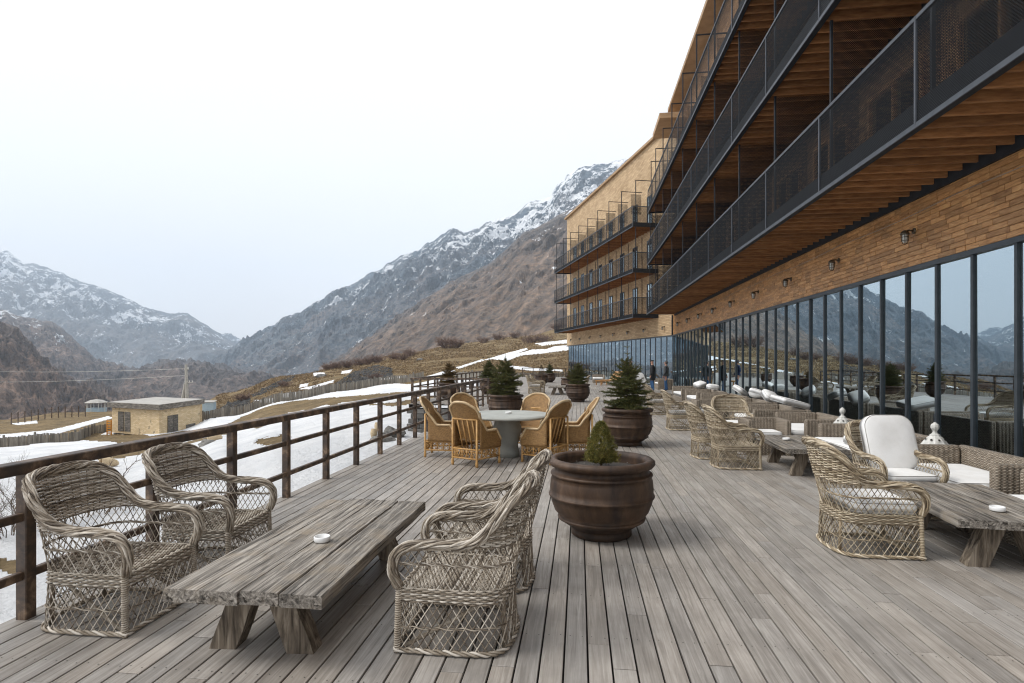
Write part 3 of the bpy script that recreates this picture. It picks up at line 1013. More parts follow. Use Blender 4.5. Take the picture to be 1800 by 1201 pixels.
# --- balconies of the wing
def wp(a, n, z):
    return WC + WD * a + WN * n + Vector((0, 0, z))
NB = 1.75
rotw = ang
stile_w = MB(); stile_w.box(-.02, .02, -.02, .02, 0, RAILH)
stile_wme = stile_w.mesh("rail_stile", m_rail)
wdoor = MB()
wdoor.box(-.05, .03, -.42, -.36, 0, 2.2, .5); wdoor.box(-.05, .03, .36, .42, 0, 2.2, .5); wdoor.box(-.05, .03, -.42, .42, 2.2, 2.27, .5); wdoor.box(-.05, .03, -.03, .03, 0, 2.2, .5)
wdoor_me = wdoor.mesh("door_frame", m_frame)
wpane = MB(); wpane.box(-.012, 0, -.36, .36, .05, 2.2, .5)
wpane_me = wpane.mesh("door_pane", m_glass)
for lv, z in enumerate([4.62, 7.66, 10.75]):
    bal = obj("wing_balcony", None, hotel)
    bal.empty_display_size = .1
    a0, a1 = 2.2, WL - 1.7
    mb = MB()
    wing_box(mb, a0, a1, .02, NB, z + .12, z + .22)
    mb.build("floor_boards", m_joist, bal)
    mb = MB()
    q = a0 + .3
    while q < a1 - .2:
        wing_box(mb, q, q + .06, .02, NB - .05, z, z + .118, rt.random())
        q += .5
    mb.build("soffit_joists", m_joist, bal)["kind"] = "stuff"
    mb = MB()
    wing_box(mb, a0, a1, NB - .02, NB + .05, z - .02, z + .26)
    wing_box(mb, a0 - .06, a0, .0, NB + .05, z - .02, z + .26)
    wing_box(mb, a1, a1 + .05, .0, NB + .05, z - .02, z + .26)
    mb.build("edge_beam", m_dark, bal)
    mb = MB()
    wing_box(mb, a0, a1, NB + .03, NB + .08, z + RAILH - .05, z + RAILH)
    wing_box(mb, a0, a1, NB + .052, NB + .075, z - .03, z + .03)
    wing_box(mb, a0 - .05, a0, .0, NB + .05, z + RAILH - .05, z + RAILH)
    mb.build("rail", m_rail, bal)
    nb_ = 8
    for i in range(nb_ + 1):
        a = a0 + (a1 - a0) * i / nb_
        c = wp(a, NB + .06, z)
        obj("rail_stile", stile_wme, bal, c, rotw)
        c = wp(min(a, a1 - .05), NB - .15, z + .2)
        p = obj("post", post_me, bal, c, rotw)
        p.scale = (1, 1, 3.0 if lv < 2 else 2.9)
        if i < nb_:
            a2 = a0 + (a1 - a0) * (i + 1) / nb_
            uv_quad("mesh_panel", wp(a + .03, NB + .055, z + .03), tuple(WD), (0, 0, 1), a2 - a - .06, RAILH - .08, m_mesh, bal)
            if lv == 2 and i > 0:
                uv_quad("privacy_mesh", wp(a, .1, z + 1.5), tuple(WN), (0, 0, 1), NB * .45, 1.45, m_mesh, bal)
            am = (a + a2) / 2
            c = wp(am, 0.012, z + .23)
            if am < WL - .6:
                f = obj("balcony_door", wdoor_me, bal, c, rotw)
                obj("pane", wpane_me, f)
    uv_quad("mesh_panel", wp(a0 - .03, .05, z + .03), tuple(WN), (0, 0, 1), NB, RAILH - .08, m_mesh, bal)
    if lv == 2:
        for i in range(nb_ + 1):
            a = min(a0 + (a1 - a0) * i / nb_, a1 - .06)
            mb = MB(); wing_box(mb, a - .02, a + .02, .05, NB - .13, z + 3.08, z + 3.12)
            mb.build("trellis_bar", m_dark, bal)
    else:
        for i in range(nb_ + 1):
            a = a0 + (a1 - a0) * i / nb_
            mb = MB(); wing_box(mb, a - .015, a + .015, .03, .06, z + .22, z + 3.0)
            mb.build("drain_pipe", m_dark, bal)
# link strip in the corner between the wings
mb = MB(); mb.box(XF - .1, XF + .06, YC - .35, YC - .05, ZG + .06, ZS[0])
mb.build("corner_pipe", m_dark, hotel)

# --- wall lamps, each a thing
m_brass = simple_mat("weathered_brass", [(0.3, (0.07, 0.055, 0.038)), (0.7, (0.16, 0.13, 0.09))], 30, rough=0.45, bump=0.1, rvar=0.2, metal=0.6)
t_ = NT("lamp_glass")
_b = t_.principled((0.55, 0.56, 0.52), 0.1)
m_lampglass = t_.m
lamp = thing("wall_lamp", "brass caged bulkhead lamp on the timber band, nearest to the camera end", "lamp")
b = MB(); b.lathe([(0.001, -.02), (.05, -.02), (.055, 0), (.05, .012), (.001, .012)], 14)
v = np.concatenate(b.v); b.v = [np.stack([v[:, 2] * -1 - .01, v[:, 1], v[:, 0]], -1)]
b.tube([(-.02, 0, 0), (-.09, 0, .015), (-.13, 0, .0), (-.16, 0, -.03)], .016, 8)
b.build("bracket", m_brass, lamp, True)
b = MB(); b.lathe([(.001, .035), (.03, .03), (.062, .0), (.072, -.03), (.072, -.045), (.001, -.045)], 16, c=(-.16, 0, -.02))
b.build("lamp_cap", m_brass, lamp, True)
b = MB(); b.lathe([(.04, -.045), (.045, -.1), (.04, -.16), (.02, -.19), (.001, -.195)], 14, c=(-.16, 0, -.02))
b.build("lamp_glass", m_lampglass, lamp, True)
b = MB()
for i in range(6):
    a = i * math.pi / 3
    b.tube([(-.16 + rr * math.cos(a), rr * math.sin(a), -.02 + zz) for rr, zz in ((.066, -.045), (.06, -.13), (.045, -.19), (.01, -.215))], .005, 5)
for rr, zz in ((.064, -.09), (.056, -.15)):
    b.tube([(-.16 + rr * math.cos(a), rr * math.sin(a), -.02 + zz) for a in np.arange(14) * 2 * math.pi / 14], .005, 5, closed=True)
b.build("lamp_cage", m_brass, lamp, True)
ordn = ["first", "second", "third", "fourth", "fifth", "sixth", "seventh", "eighth", "ninth", "tenth", "eleventh", "twelfth"]
i = 0
y = 10.86
while y < YC - .8:
    place(lamp, (XF - .04, y, 3.97), 0, "brass caged lamp on the main wing, %s along from the camera" % ordn[i], "lamps along the timber band")
    y += 2.95; i += 1
i = 0
for a in np.arange(1.2, WL - 1, 3.1):
    c = wp(a, 0, 3.97)
    place(lamp, c, ang, "brass caged lamp on the angled wing, %s from the corner" % ordn[i], "lamps along the timber band")
    i += 1

# string cable pinned along the band
cp = []
for y in np.linspace(3, YC - 1, 90):
    cp.append((XF - .055, y, 4.30 - .012 * (y - 8) * 0 - .045 * abs(math.sin((y - 1.2) * .75))))
b = MB(); b.tube(cp, .006, 5)
m_cable = simple_mat("pale_cable", [(0.3, (0.25, 0.22, 0.19)), (0.7, (0.38, 0.34, 0.3))], 10, bump=0, rvar=0)
tag(b.build("cable", m_cable, smooth=True), "thin pale cable pinned along the timber band above the lamps", "cable")

# ================================================================== DECK
XL, XR = -3.62, 5.93
PW = 0.131
YD0, YD1 = 1.15, 60.5
deck_t = NT("weathered_deck_timber")
_v = deck_t.coords('world', (19, 0.8, 4))
_f = deck_t.noise(_v, 2.4, 8, 0.62, 0.8)
_v2 = deck_t.coords('world', (1, 1, 1))
_g = deck_t.noise(_v2, 3.2, 5, 0.6)
_v3 = deck_t.coords('world', (1, 1, 1), False)
_st = deck_t.noise(_v3, 0.55, 5, 0.6)
_c1 = deck_t.ramp(_f, [(0.28, (0.19, 0.16, 0.132)), (0.5, (0.305, 0.267, 0.228)), (0.72, (0.425, 0.382, 0.335))])
_c2 = deck_t.mix(deck_t.ramp(_g, [(0.42, 0.0), (0.75, 0.55)]), _c1, (0.17, 0.147, 0.123))
_dmp = deck_t.noise(_v3, 0.23, 6, 0.62)
_c2 = deck_t.mix(deck_t.ramp(_dmp, [(0.55, 0.0), (0.68, 0.34)]), _c2, (0.14, 0.115, 0.092))
_c3 = deck_t.mix(deck_t.ramp(_st, [(0.5, 0.0), (0.72, 0.35)]), _c2, (0.45, 0.425, 0.385))
_k = deck_t.math('ADD', deck_t.math('MULTIPLY', deck_t.rnd(), 0.28), 0.87)
_sc = deck_t.n("VectorMath", operation='SCALE')
deck_t.l(_c3, _sc.inputs[0]); deck_t.l(_k, _sc.inputs['Scale'])
_hue = deck_t.n("HueSaturation")
deck_t.l(_sc.outputs[0], _hue.inputs['Color'])
deck_t.l(deck_t.math('ADD', deck_t.math('MULTIPLY', deck_t.math('FRACT', deck_t.math('MULTIPLY', deck_t.rnd(), 7.3)), 0.3), 0.55), _hue.inputs['Saturation'])
deck_t.principled(_hue.outputs[0], deck_t.ramp(_f, [(0.3, 0.62), (0.7, 0.5)]), deck_t.bump(deck_t.math('ADD', _f, deck_t.math('MULTIPLY', _g, .4)), 0.35, 0.004), 0, 0.35)
m_deck = deck_t.m

def wing_y(x):
    """where a deck row meets the angled wing"""
    return YC + (XF - x) / (-WD.x) * WD.y if x < XF else YC
deck_b = MB()
deck_b.add([(XL, YD0 - .3, -.07), (XR, YD0 - .3, -.07), (XR, YC, -.07), (-1.6, YD1 + .8, -.07), (XL - 3.1, YD1, -.07), (XL - 3.1, 21.9, -.07), (XL, 21.9, -.07)], [(0, 1, 2, 3, 4, 5, 6)], .5)
deck_b.box(XL + .02, XL + .06, YD0 - .3, 21.9, -.28, -.03)
deck_b.box(XL - 3.08, XL - 3.04, 21.9, YD1, -.28, -.03)
deck = deck_b.build("deck", m_gap)
tag(deck, "weathered timber terrace deck", None, None, "structure")
PLEN = [0.9, 1.3, 1.7, 2.1, 2.6, 3.1]
def plank_mesh(L):
    b = MB()
    b.cbox(.0052, PW - .0052, 0.0, L - .006, -.026, 0.0, .0025, 0.0)
    return b.mesh("plank", m_deck)
plank_me = {L: plank_mesh(L) for L in PLEN}
rd = random.Random(12)
planks = []
ncol = int((XR - XL) / PW)
for i in range(-23, ncol):
    x = XL + i * PW
    y = (YD0 if i >= 0 else 22.0) - rd.random() * .4
    ye = min(YD1, wing_y(x + PW) - .05)
    while y < ye - .3:
        L = rd.choice(PLEN)
        planks.append((x, y, L, rd.uniform(-.0016, .0008)))
        y += L
def pvis(t):
    px, py, d = proj(t[0] + PW / 2, t[1] + t[2] * .6, 0)
    px2, py2, d2 = proj(t[0] + PW / 2, t[1] + t[2], 0)
    if d <= .3 or not (-60 < px < 1860) or py2 > 1215:
        return 0
    return t[2] / d ** 3
planks.sort(key=pvis, reverse=True)
for (x, y, L, dz) in planks[:300]:
    obj("plank", plank_me[L], deck, (x, y, dz))
pb = MB()
for (x, y, L, dz) in planks[300:]:
    pb.box(x + .0052, x + PW - .0052, y, y + L - .006, -.026, dz, rd.random())
tag(pb.build("decking", m_deck, deck), None, None, None, "stuff")
# screw heads in pairs over the joists
sb = MB()
hexa = [(math.cos(a) * .0042, math.sin(a) * .0042) for a in np.arange(6) * math.pi / 3]
for i in range(ncol):
    x = XL + i * PW
    for y in np.arange(2.2, 12, .62):
        for dx in (.03, .101):
            jx_, jy_ = rd.uniform(-.004, .004), rd.uniform(-.01, .01)
            sb.add([(x + dx + jx_ + a, y + jy_ + q, .0016) for a, q in hexa], [tuple(range(6))], .5)
tag(sb.build("screw_heads", simple_mat("screw_steel", [(0.3, (0.03, 0.028, 0.026)), (0.7, (0.06, 0.055, 0.05))], 5, bump=0), deck), None, None, None, "stuff")

# ------------------------------------------------------------------ railings
rail_t = NT("stained_rail_timber")
_v = rail_t.coords('object', (3, 3, 3))
_f = rail_t.noise(_v, 2.2, 7, 0.65, 0.4)
_vw = rail_t.coords('world', (1, 1, 1))
_g = rail_t.noise(_vw, 7, 6, 0.7)
_c = rail_t.ramp(_f, [(0.40, (0.028, 0.018, 0.013)), (0.53, (0.085, 0.052, 0.032)), (0.66, (0.26, 0.175, 0.11))])
_c = rail_t.mix(rail_t.ramp(_g, [(0.45, 0.0), (0.75, 0.5)]), _c, (0.05, 0.034, 0.026))
rail_t.principled(_c, 0.55, rail_t.bump(_g, 0.3, 0.004), 0, 0.5)
m_railwood = rail_t.m
XP = -3.54
prb = MB(); prb.cbox(-.038, .038, -.038, .038, -.02, .935, .005)
railpost_me = prb.mesh("post", m_railwood)
def rail_run(name, label, p0, p1, n, end_post=True):
    p0, p1 = Vector(p0), Vector(p1)
    d = (p1 - p0); L = d.length; d.normalize()
    rz = math.atan2(d.y, d.x) - math.pi / 2
    root = thing(name, label, "railing", p0, rz, "terrace railings")
    for i in range(n + 1):
        if i == n and not end_post:
            continue
        obj("post", railpost_me, root, (0, L * i / n, 0), random.uniform(-.03, .03))
    seg = 4
    i = 0
    while i < n:
        j = min(n, i + seg)
        y0, y1 = L * i / n, L * j / n
        ext = 0.06
        for z0, z1, hw in ((.936, 1.01, .055), (.63, .684, .022), (.255, .309, .022)):
            b = MB(); b.cbox(-hw, hw, y0 - (ext if i == 0 else -.002), y1 + (ext if j == n else -.002), z0, z1, .006)
            b.build("rail", m_railwood, root)
        i = j
    return root
rail_run("deck_railing", "long dark timber railing with three rails beside the wicker chairs", (XP, 1.087, 0), (XP, 20.78, 0), 18)
rail_run("deck_railing", "short cross railing behind the stone stair, facing the camera", (-6.58, 22.0, 0), (XP, 22.0, 0), 3)
rail_run("deck_railing", "far timber railing along the widened terrace edge", (-6.6, 22.0, 0), (-6.6, 46.0, 0), 20)
rail_run("deck_railing", "thin railing closing the far end of the terrace", (-6.0, 60.3, 0), (-1.4, 60.3, 0), 4)

# stone wall under the widened terrace and the stair rails beside it
m_stone = simple_mat("grey_stone", [(0.3, (0.09, 0.086, 0.08)), (0.7, (0.20, 0.19, 0.175))], 5, bump=0.5, bdist=0.02, rvar=0.6)
sw = thing("stone_wall", "grey stone retaining wall under the widened terrace", "wall", (-6.62, 21.95, -2.2))
b = MB(); b.box(0, 3.1, .05, .35, 0, 2.0, .4); b.build("wall_core", m_gap, sw)
rs = random.Random(4)
blk = {}
for w in (.3, .42, .55):
    q = MB(); q.cbox(0, w - .015, -.05, .05, 0, .185, .012, 0); blk[w] = q.mesh("stone", m_stone)
for r in range(10):
    x = -rs.random() * .2
    while x < 2.9:
        w = rs.choice((.3, .42, .55))
        obj("stone", blk[w], sw, (x, rs.uniform(-.02, .02), r * .2))
        x += w
sr = thing("stair_rail", "thin brown metal stair rail going down to the snow", "railing", (-4.6, 15.2, -1.7))
b = MB()
for dx in (0, ):
    b.tube([(0, 0, 0), (0, 0, .95)], .02, 6); b.tube([(1.0, 1.9, .55), (1.0, 1.9, 1.6)], .02, 6)
    b.tube([(-.6, -1.1, .55), (1.0, 1.9, 1.6)], .022, 6); b.tube([(-.6, -1.1, .15), (1.0, 1.9, 1.2)], .016, 6); b.tube([(-.6, -1.1, -.4), (-.6, -1.1, .6)], .02, 6)
b.build("rail_tube", m_railwood, sr, True)

# ================================================================== FURNITURE
def wicker_mat(name, stops, kind='object', rv=0.75):
    t = NT(name)
    v = t.coords(kind, (1, 1, 1))
    f = t.noise(v, 14.0, 4, 0.6)
    k = t.math('ADD', t.math('MULTIPLY', t.math('SUBTRACT', f, .5), .9), t.math('ADD', t.math('MULTIPLY', t.n("Attribute", attribute_name="rnd").outputs['Fac'], rv), .5 - rv / 2))
    c = t.ramp(k, stops)
    oi = t.n("ObjectInfo").outputs['Random']
    sc = t.n("VectorMath", operation='SCALE')
    t.l(c, sc.inputs[0])
    t.l(t.math('ADD', t.math('MULTIPLY', oi, .2), .9), sc.inputs['Scale'])
    t.principled(sc.outputs[0], 0.55, t.bump(t.noise(v, 90, 3), .25, .002), 0, 0.35)
    return t.m
m_wick = wicker_mat("greyed_wicker", [(0.10, (0.085, 0.065, 0.048)), (0.38, (0.25, 0.205, 0.155)), (0.62, (0.43, 0.38, 0.315)), (0.88, (0.64, 0.59, 0.52))])
m_wickd = wicker_mat("brown_wicker", [(0.08, (0.08, 0.055, 0.036)), (0.45, (0.19, 0.14, 0.095)), (0.9, (0.36, 0.29, 0.21))])
m_fabric = NT("white_cushion_fabric")
_v = m_fabric.coords('object', (1, 1, 1))
_n = m_fabric.noise(_v, 4, 5, 0.6)
_w = m_fabric.noise(_v, 260, 2, 0.5)
m_fabric.principled(m_fabric.ramp(_n, [(0.3, (0.74, 0.735, 0.72)), (0.6, (0.84, 0.84, 0.835))]), 0.9, m_fabric.bump(m_fabric.math('ADD', _n, m_fabric.math('MULTIPLY', _w, .15)), .35, .02), 0, .1)
m_fabric = m_fabric.m
m_pipe = simple_mat("grey_piping", [(0.3, (0.25, 0.24, 0.23)), (0.7, (0.4, 0.39, 0.37))], 8, bump=0, rvar=0)

# ---- open lattice wicker armchair -----------------------------------------------------
half = [((.300, .305, .37), (.300, .300)), ((.318, .335, .46), (.300, .300)), ((.320, .322, .545), (.300, .288)), ((.318, .255, .600), (.300, .250)),
        ((.312, .120, .618), (.302, .110)), ((.312, -.030, .622), (.302, -.040)), ((.326, -.150, .655), (.298, -.150)), ((.330, -.235, .735), (.275, -.230)),
        ((.312, -.320, .840), (.215, -.280)), ((.225, -.412, .918), (.115, -.304)), ((0.0, -.442, .938), (0.0, -.312))]
full = half + [((-a[0], a[1], a[2]), (-b[0], b[1])) for a, b in half[-2::-1]]
NS = 201
RC = catmull([a for a, b in full], NS)
BC = catmull([(b[0], b[1], .36) for a, b in full], NS)
aB = np.concatenate([[0], np.cumsum(np.linalg.norm(np.diff(BC, axis=0), axis=1) + 1e-5)])
LB = aB[-1]
sv = np.linspace(0, 1, NS)
def R_at(s): return np.stack([np.interp(s, sv, RC[:, i]) for i in range(3)], -1)
def B_at(s): return np.stack([np.interp(s, sv, BC[:, i]) for i in range(3)], -1)
def s_of_a(a): return np.interp(a, aB, sv)
def shell(s, z):
    r, b = R_at(s), B_at(s)
    v = np.clip((z - .36) / np.maximum(r[..., 2] - .36, 1e-3), 0, 1)[..., None]
    return b * (1 - v) + r * v
# closed outline at seat level, starting at front right, round the back, along the front
front = np.stack([np.linspace(-.30, .30, 40)[1:-1], np.full(38, .302), np.full(38, .36)], -1)
OC = np.vstack([BC, front])
aO = np.concatenate([[0], np.cumsum(np.linalg.norm(np.diff(np.vstack([OC, OC[:1]]), axis=0), axis=1) + 1e-6)])
LO = aO[-1]
OCc = np.vstack([OC, OC[:1]])
def O_at(a):
    a = np.mod(a, LO)
    return np.stack([np.interp(a, aO, OCc[:, i]) for i in range(2)], -1)
def skirt(a, z):
    p = O_at(a)
    k = 1.0 + .055 * (.36 - np.asarray(z)) / .36
    return np.concatenate([p * np.broadcast_to(k, p.shape[:1])[:, None], np.broadcast_to(z, p.shape[:1])[:, None]], -1)

def make_wicker_chair(mat, proto_label):
    rw = random.Random(21)
    root = thing("wicker_armchair", proto_label, "armchair")
    # rolled arm and back edge: a bundle of twisted canes
    b = MB()
    n = 170
    s = np.linspace(0, 1, n)
    P = R_at(s)
    T = np.gradient(P, axis=0); T /= np.linalg.norm(T, axis=1, keepdims=True)
    ref = np.array([0, 0, 1.0])
    outw = P - np.array([0, -.05, 0]); outw[:, 2] = 0.25
    A = np.cross(T, outw); A /= np.linalg.norm(A, axis=1, keepdims=True)
    C = np.cross(A, T)
    Ln = np.concatenate([[0], np.cumsum(np.linalg.norm(np.diff(P, axis=0), axis=1))])
    ns = 20
    rr = .0225 + .0035 * np.sin(np.pi * s)
    b.tube(P, rr * .8, 8, .15)
    for k in range(ns):
        ph = 2 * math.pi * k / ns + rw.uniform(-.08, .08)
        th = ph + Ln * 2 * math.pi / .80 + .35 * np.sin(Ln * 17 + k * 2.6)
        wob = 1 + .16 * np.sin(Ln * 31 + k * 2.1)
        b.tube(P + (rr * wob)[:, None] * (np.cos(th)[:, None] * A + np.sin(th)[:, None] * C), .0064, 5, rw.random())
    b.build("arm_roll", mat, root, True)
    # close weave of the upper back
    b = MB()
    z = .615
    row = 0
    while z < .945:
        smask = np.where(RC[:, 2] > z + .004)[0]
        if len(smask) > 6:
            a = np.arange(aB[smask[0]], aB[smask[-1]], .0075)
            if len(a) > 5:
                ss = s_of_a(a)
                p = shell(ss, np.full(len(ss), z))
                t = np.gradient(p, axis=0); t /= np.linalg.norm(t, axis=1, keepdims=True)
                nr = np.cross(t, np.array([0, -.25, 1.0])); nr /= np.linalg.norm(nr, axis=1, keepdims=True)
                wv = np.sin(a / .036 * math.pi + (row % 2) * math.pi)
                p = p + nr * (.0072 * wv)[:, None] + np.array([0, 0, 1]) * (.0008 * rw.uniform(-1, 1))
                b.tube(p, .0058, 4, rw.random(), cap=False)
        z += .0110
        row += 1
    for a in np.arange(.30, LB - .30, .030):
        s0 = s_of_a(np.array([a] * 6))
        zt = R_at(s0)[0, 2]
        if zt > .66:
            b.tube(shell(s0, np.linspace(.58, zt, 6)), .0035, 4, .1, cap=False)
    b.build("back_weave", mat, root, True)
    # open diamond lattice between seat and roll
    b = MB()
    def lattice_top(a):
        zr = np.interp(a, aB, RC[:, 2])
        return np.minimum(zr, .615)
    for sg in (1, -1):
        for a0 in np.arange(-.25, LB + .25, .046):
            pts = []
            for q in np.linspace(0, 1, 9):
                zq = .355 + q * .262
                a = a0 + sg * (zq - .355) * .62 + rw.uniform(-.001, .001)
                if a < .015 or a > LB - .015:
                    continue
                if zq > lattice_top(a) + .002:
                    continue
                s0 = s_of_a(np.array([a]))
                pts.append(shell(s0, np.array([zq]))[0])
            if len(pts) >= 2:
                p = np.array(pts)
                p[:, :2] *= 1 + sg * .004
                b.tube(p, .0034, 4, rw.random(), cap=False)
    # twisted band across the lattice
    a = np.linspace(.02, LB - .02, 150)
    ss = s_of_a(a)
    zz = np.minimum(.505, R_at(ss)[:, 2])
    p = shell(ss, zz)
    for ph in (0, math.pi / 1.5, math.pi / .75):
        th = a / .06 * math.pi + ph
        q = p.copy()
        q[:, 2] += .0055 * np.sin(th)
        q[:, :2] *= (1 + .016 * np.cos(th))[:, None]
        b.tube(q, .0042, 4, rw.random(), cap=False)
    b.build("side_lattice", mat, root, True)
    # seat band
    b = MB()
    for r in range(8):
        z = .288 + r * .0105
        a = np.arange(0, LO, .0085)
        p = skirt(a, np.full(len(a), z))
        wv = 1 + .020 * np.sin(a / .034 * math.pi + (r % 2) * math.pi)
        p[:, :2] *= wv[:, None]
        b.tube(p, .0062, 4, rw.random(), closed=True)
    b.build("seat_band", mat, root, True)
    # woven seat
    b = MB()
    ys = np.arange(-.295, .297, .0110)
    for i, y in enumerate(ys):
        m = np.where((BC[:, 1] <= y + .004) & (BC[:, 0] >= 0))[0]
        xw = np.max(BC[:, 0][m]) if len(m) else .3
        m2 = BC[:, 0] >= 0
        o = np.argsort(BC[m2][:, 1])
        xw = np.interp(y, BC[m2][o][:, 1], BC[m2][o][:, 0])
        x = np.arange(-xw, xw, .009)
        if len(x) < 4:
            continue
        p = np.stack([x, np.full(len(x), y), .352 + .0062 * np.sin(x / .028 * math.pi + (i % 2) * math.pi) - .012 * (1 - (x / .3) ** 2)], -1)
        b.tube(p, .0056, 4, rw.random(), cap=False)
    b.build("seat", mat, root, True)
    # skirt lattice
    b = MB()
    for sg in (1, -1):
        npitch = int(LO / .044)
        for k in range(npitch):
            a0 = k * LO / npitch
            zq = np.linspace(.292, .02, 7)
            a = a0 + sg * (.292 - zq) * .64 + sg * .002 * math.sin(k * 2.3)
            p = skirt(a, zq)
            p[:, :2] *= 1 + sg * .005
            b.tube(p, .0035, 4, rw.random(), cap=False)
    a = np.linspace(0, LO, 220, endpoint=False)
    for ph in (0, math.pi):
        p = skirt(a, np.full(len(a), .15) + .006 * np.sin(a / .07 * math.pi + ph) + .006 * np.sin(a * 7))
        p[:, :2] *= (1 + .016 * np.cos(a / .07 * math.pi + ph))[:, None]
        b.tube(p, .0040, 4, rw.random(), closed=True)
    b.build("skirt_lattice", mat, root, True)
    b = MB()
    for k, ph in enumerate((0, 2.1, 4.2)):
        th = a / .075 * math.pi + ph
        p = skirt(a, .020 + .009 * np.sin(th))
        p[:, :2] *= (1.012 + .030 * np.cos(th))[:, None]
        b.tube(p, .0075, 5, rw.random(), closed=True)
    b.build("base_ring", mat, root, True)
    # corner posts bound with cane, braces inside
    for sx in (-1, 1):
        b = MB()
        b.tube([(sx * .312, .312, 0), (sx * .306, .306, .2), (sx * .302, .302, .40)], .015, 7, .35)
        th = np.arange(0, 2 * math.pi * 30, .7)
        zc = .005 + th / th[-1] * .39
        b.tube(np.stack([sx * (.312 - .010 * zc / .4) + .0165 * np.cos(th), (.312 - .010 * zc / .4) + .0165 * np.sin(th), zc], -1), .0048, 4, .6, cap=False)
        b.build("leg", mat, root, True)
        b = MB()
        b.tube([(sx * .20, -.29, 0), (sx * .20, -.28, .35)], .014, 6, .3)
        b.build("leg", mat, root, True)
        b = MB()
        b.tube([(sx * .29, .27, .03), (sx * .20, -.24, .30)], .012, 6, .5)
        b.build("brace", mat, root, True)
    return root

def cushion_mesh(name, outline, thick, puff, mat, z0=0.0, seg=3):
    """pillow from a plan outline (counter clockwise), rounded edge"""
    O = np.asarray(outline, float)
    c = O.mean(0)
    rings = []
    prof = [(1.0, .30), (.992, .12), (.965, .0)]
    lv = [(.0, .985, .0), (.0, .985, .04), (.16, 1.0, 0), (.84, 1.0, 0), (1.0, .972, 0), (1.02, .9, puff * .35), (1.02, .6, puff * .9), (1.02, .25, puff), (1.02, 0.02, puff)]
    V = []
    for (h, k, up) in lv:
        V.append(np.concatenate([c + (O - c) * k, np.full((len(O), 1), z0 + h * thick + up)], 1))
    b = MB()
    n = len(O)
    V = np.array(V)
    m = len(lv)
    i = np.arange(m - 1)[:, None]
    j = np.arange(n)[None, :]
    q = np.stack([i * n + j, i * n + (j + 1) % n, (i + 1) * n + (j + 1) % n, (i + 1) * n + j], -1).reshape(-1, 4)
    b.add(V.reshape(-1, 3), q, .5)
    b.f.append(tuple(range(n - 1, -1, -1)))
    b.f.append(tuple((m - 1) * n + x for x in range(n)))
    return b, V
def round_rect(w, d, r, k=6):
    pts = []
    for cx, cy, a0 in ((w / 2 - r, d / 2 - r, 0), (-w / 2 + r, d / 2 - r, 90), (-w / 2 + r, -d / 2 + r, 180), (w / 2 - r, -d / 2 + r, 270)):
        for i in range(k + 1):
            a = math.radians(a0 + 90 * i / k)
            pts.append((cx + r * math.cos(a), cy + r * math.sin(a)))
    # add points on the straight runs
    out = []
    for i in range(len(pts)):
        p, q = np.array(pts[i]), np.array(pts[(i + 1) % len(pts)])
        m = max(1, int(np.linalg.norm(q - p) / .07))
        for j in range(m):
            out.append(tuple(p + (q - p) * j / m))
    return out
def make_cushion(name, w, d, t, puff=.02, r=.07, mat=None, parent=None, piping=True):
    b, V = cushion_mesh(name, round_rect(w, d, r), t, puff, m_fabric)
    o = b.build(name, mat or m_fabric, parent, True)
    if piping:
        p = MB()
        p.tube(V[4] * np.array([1.004, 1.004, 1]), .004, 5, .5, closed=True)
        p.tube(V[2] * np.array([1.001, 1.001, 1]), .004, 5, .5, closed=True)
        p.build("piping", m_pipe, o, True)
    return o

chair_grey = make_wicker_chair(m_wick, "proto")
chair_gold = make_wicker_chair(wicker_mat("honey_grey_wicker", [(0.10, (0.10, 0.072, 0.045)), (0.38, (0.30, 0.235, 0.155)), (0.62, (0.47, 0.395, 0.285)), (0.88, (0.63, 0.55, 0.43))]), "proto")
G_CH = "open lattice wicker armchairs on the deck"
FX, FMX, FMY = -math.pi / 2, math.pi / 2, math.pi      # facing +X, -X, -Y
place(chair_grey, (-3.01, 3.42, 0), FX, "grey wicker armchair nearest the left railing, in front of its twin", G_CH)
place(chair_grey, (-2.965, 4.34, 0), FX + .03, "grey wicker armchair by the railing, just behind the nearest left one", G_CH)
place(chair_grey, (-.71, 3.44, 0), FMX - .02, "grey wicker armchair at the front centre, its side to the camera", G_CH)
place(chair_grey, (-.68, 4.32, 0), FMX - .02, "grey wicker armchair tucked behind the front centre one, touching the round pot", G_CH)
place(chair_gold, (2.52, 5.40, 0), FX, "wicker armchair nearest on the right side, seen from its side", G_CH)
place(chair_gold, (3.42, 6.68, 0), FMY + .12, "wicker armchair with a tall white back cushion, facing the camera", G_CH)
place(chair_gold, (2.42, 9.32, 0), FX + .02, "wicker armchair in the middle right, at the second slab table's side", G_CH)
place(chair_gold, (2.28, 10.20, 0), FX + .08, "wicker armchair half hidden behind the middle right one", G_CH)
place(chair_gold, (3.02, 11.75, 0), FMY - .05, "brown backed wicker armchair facing the camera beyond the slab table", G_CH)
place(chair_gold, (2.46, 14.30, 0), FX, "wicker armchair with cushion standing alone right of the big spruce pot", G_CH)
place(chair_gold, (2.46, 18.35, 0), FX + .1, "wicker armchair partly hidden by the big spruce in the round pot", G_CH)
place(chair_gold, (-2.28, 29.2, 0), FX, "small far wicker armchair left of the far slab table", G_CH)
place(chair_gold, (-2.15, 30.2, 0), FX, "dark far wicker armchair behind the small far left one", G_CH)
place(chair_gold, (.10, 29.4, 0), FMX, "far wicker armchair behind the third pot, facing left", G_CH)

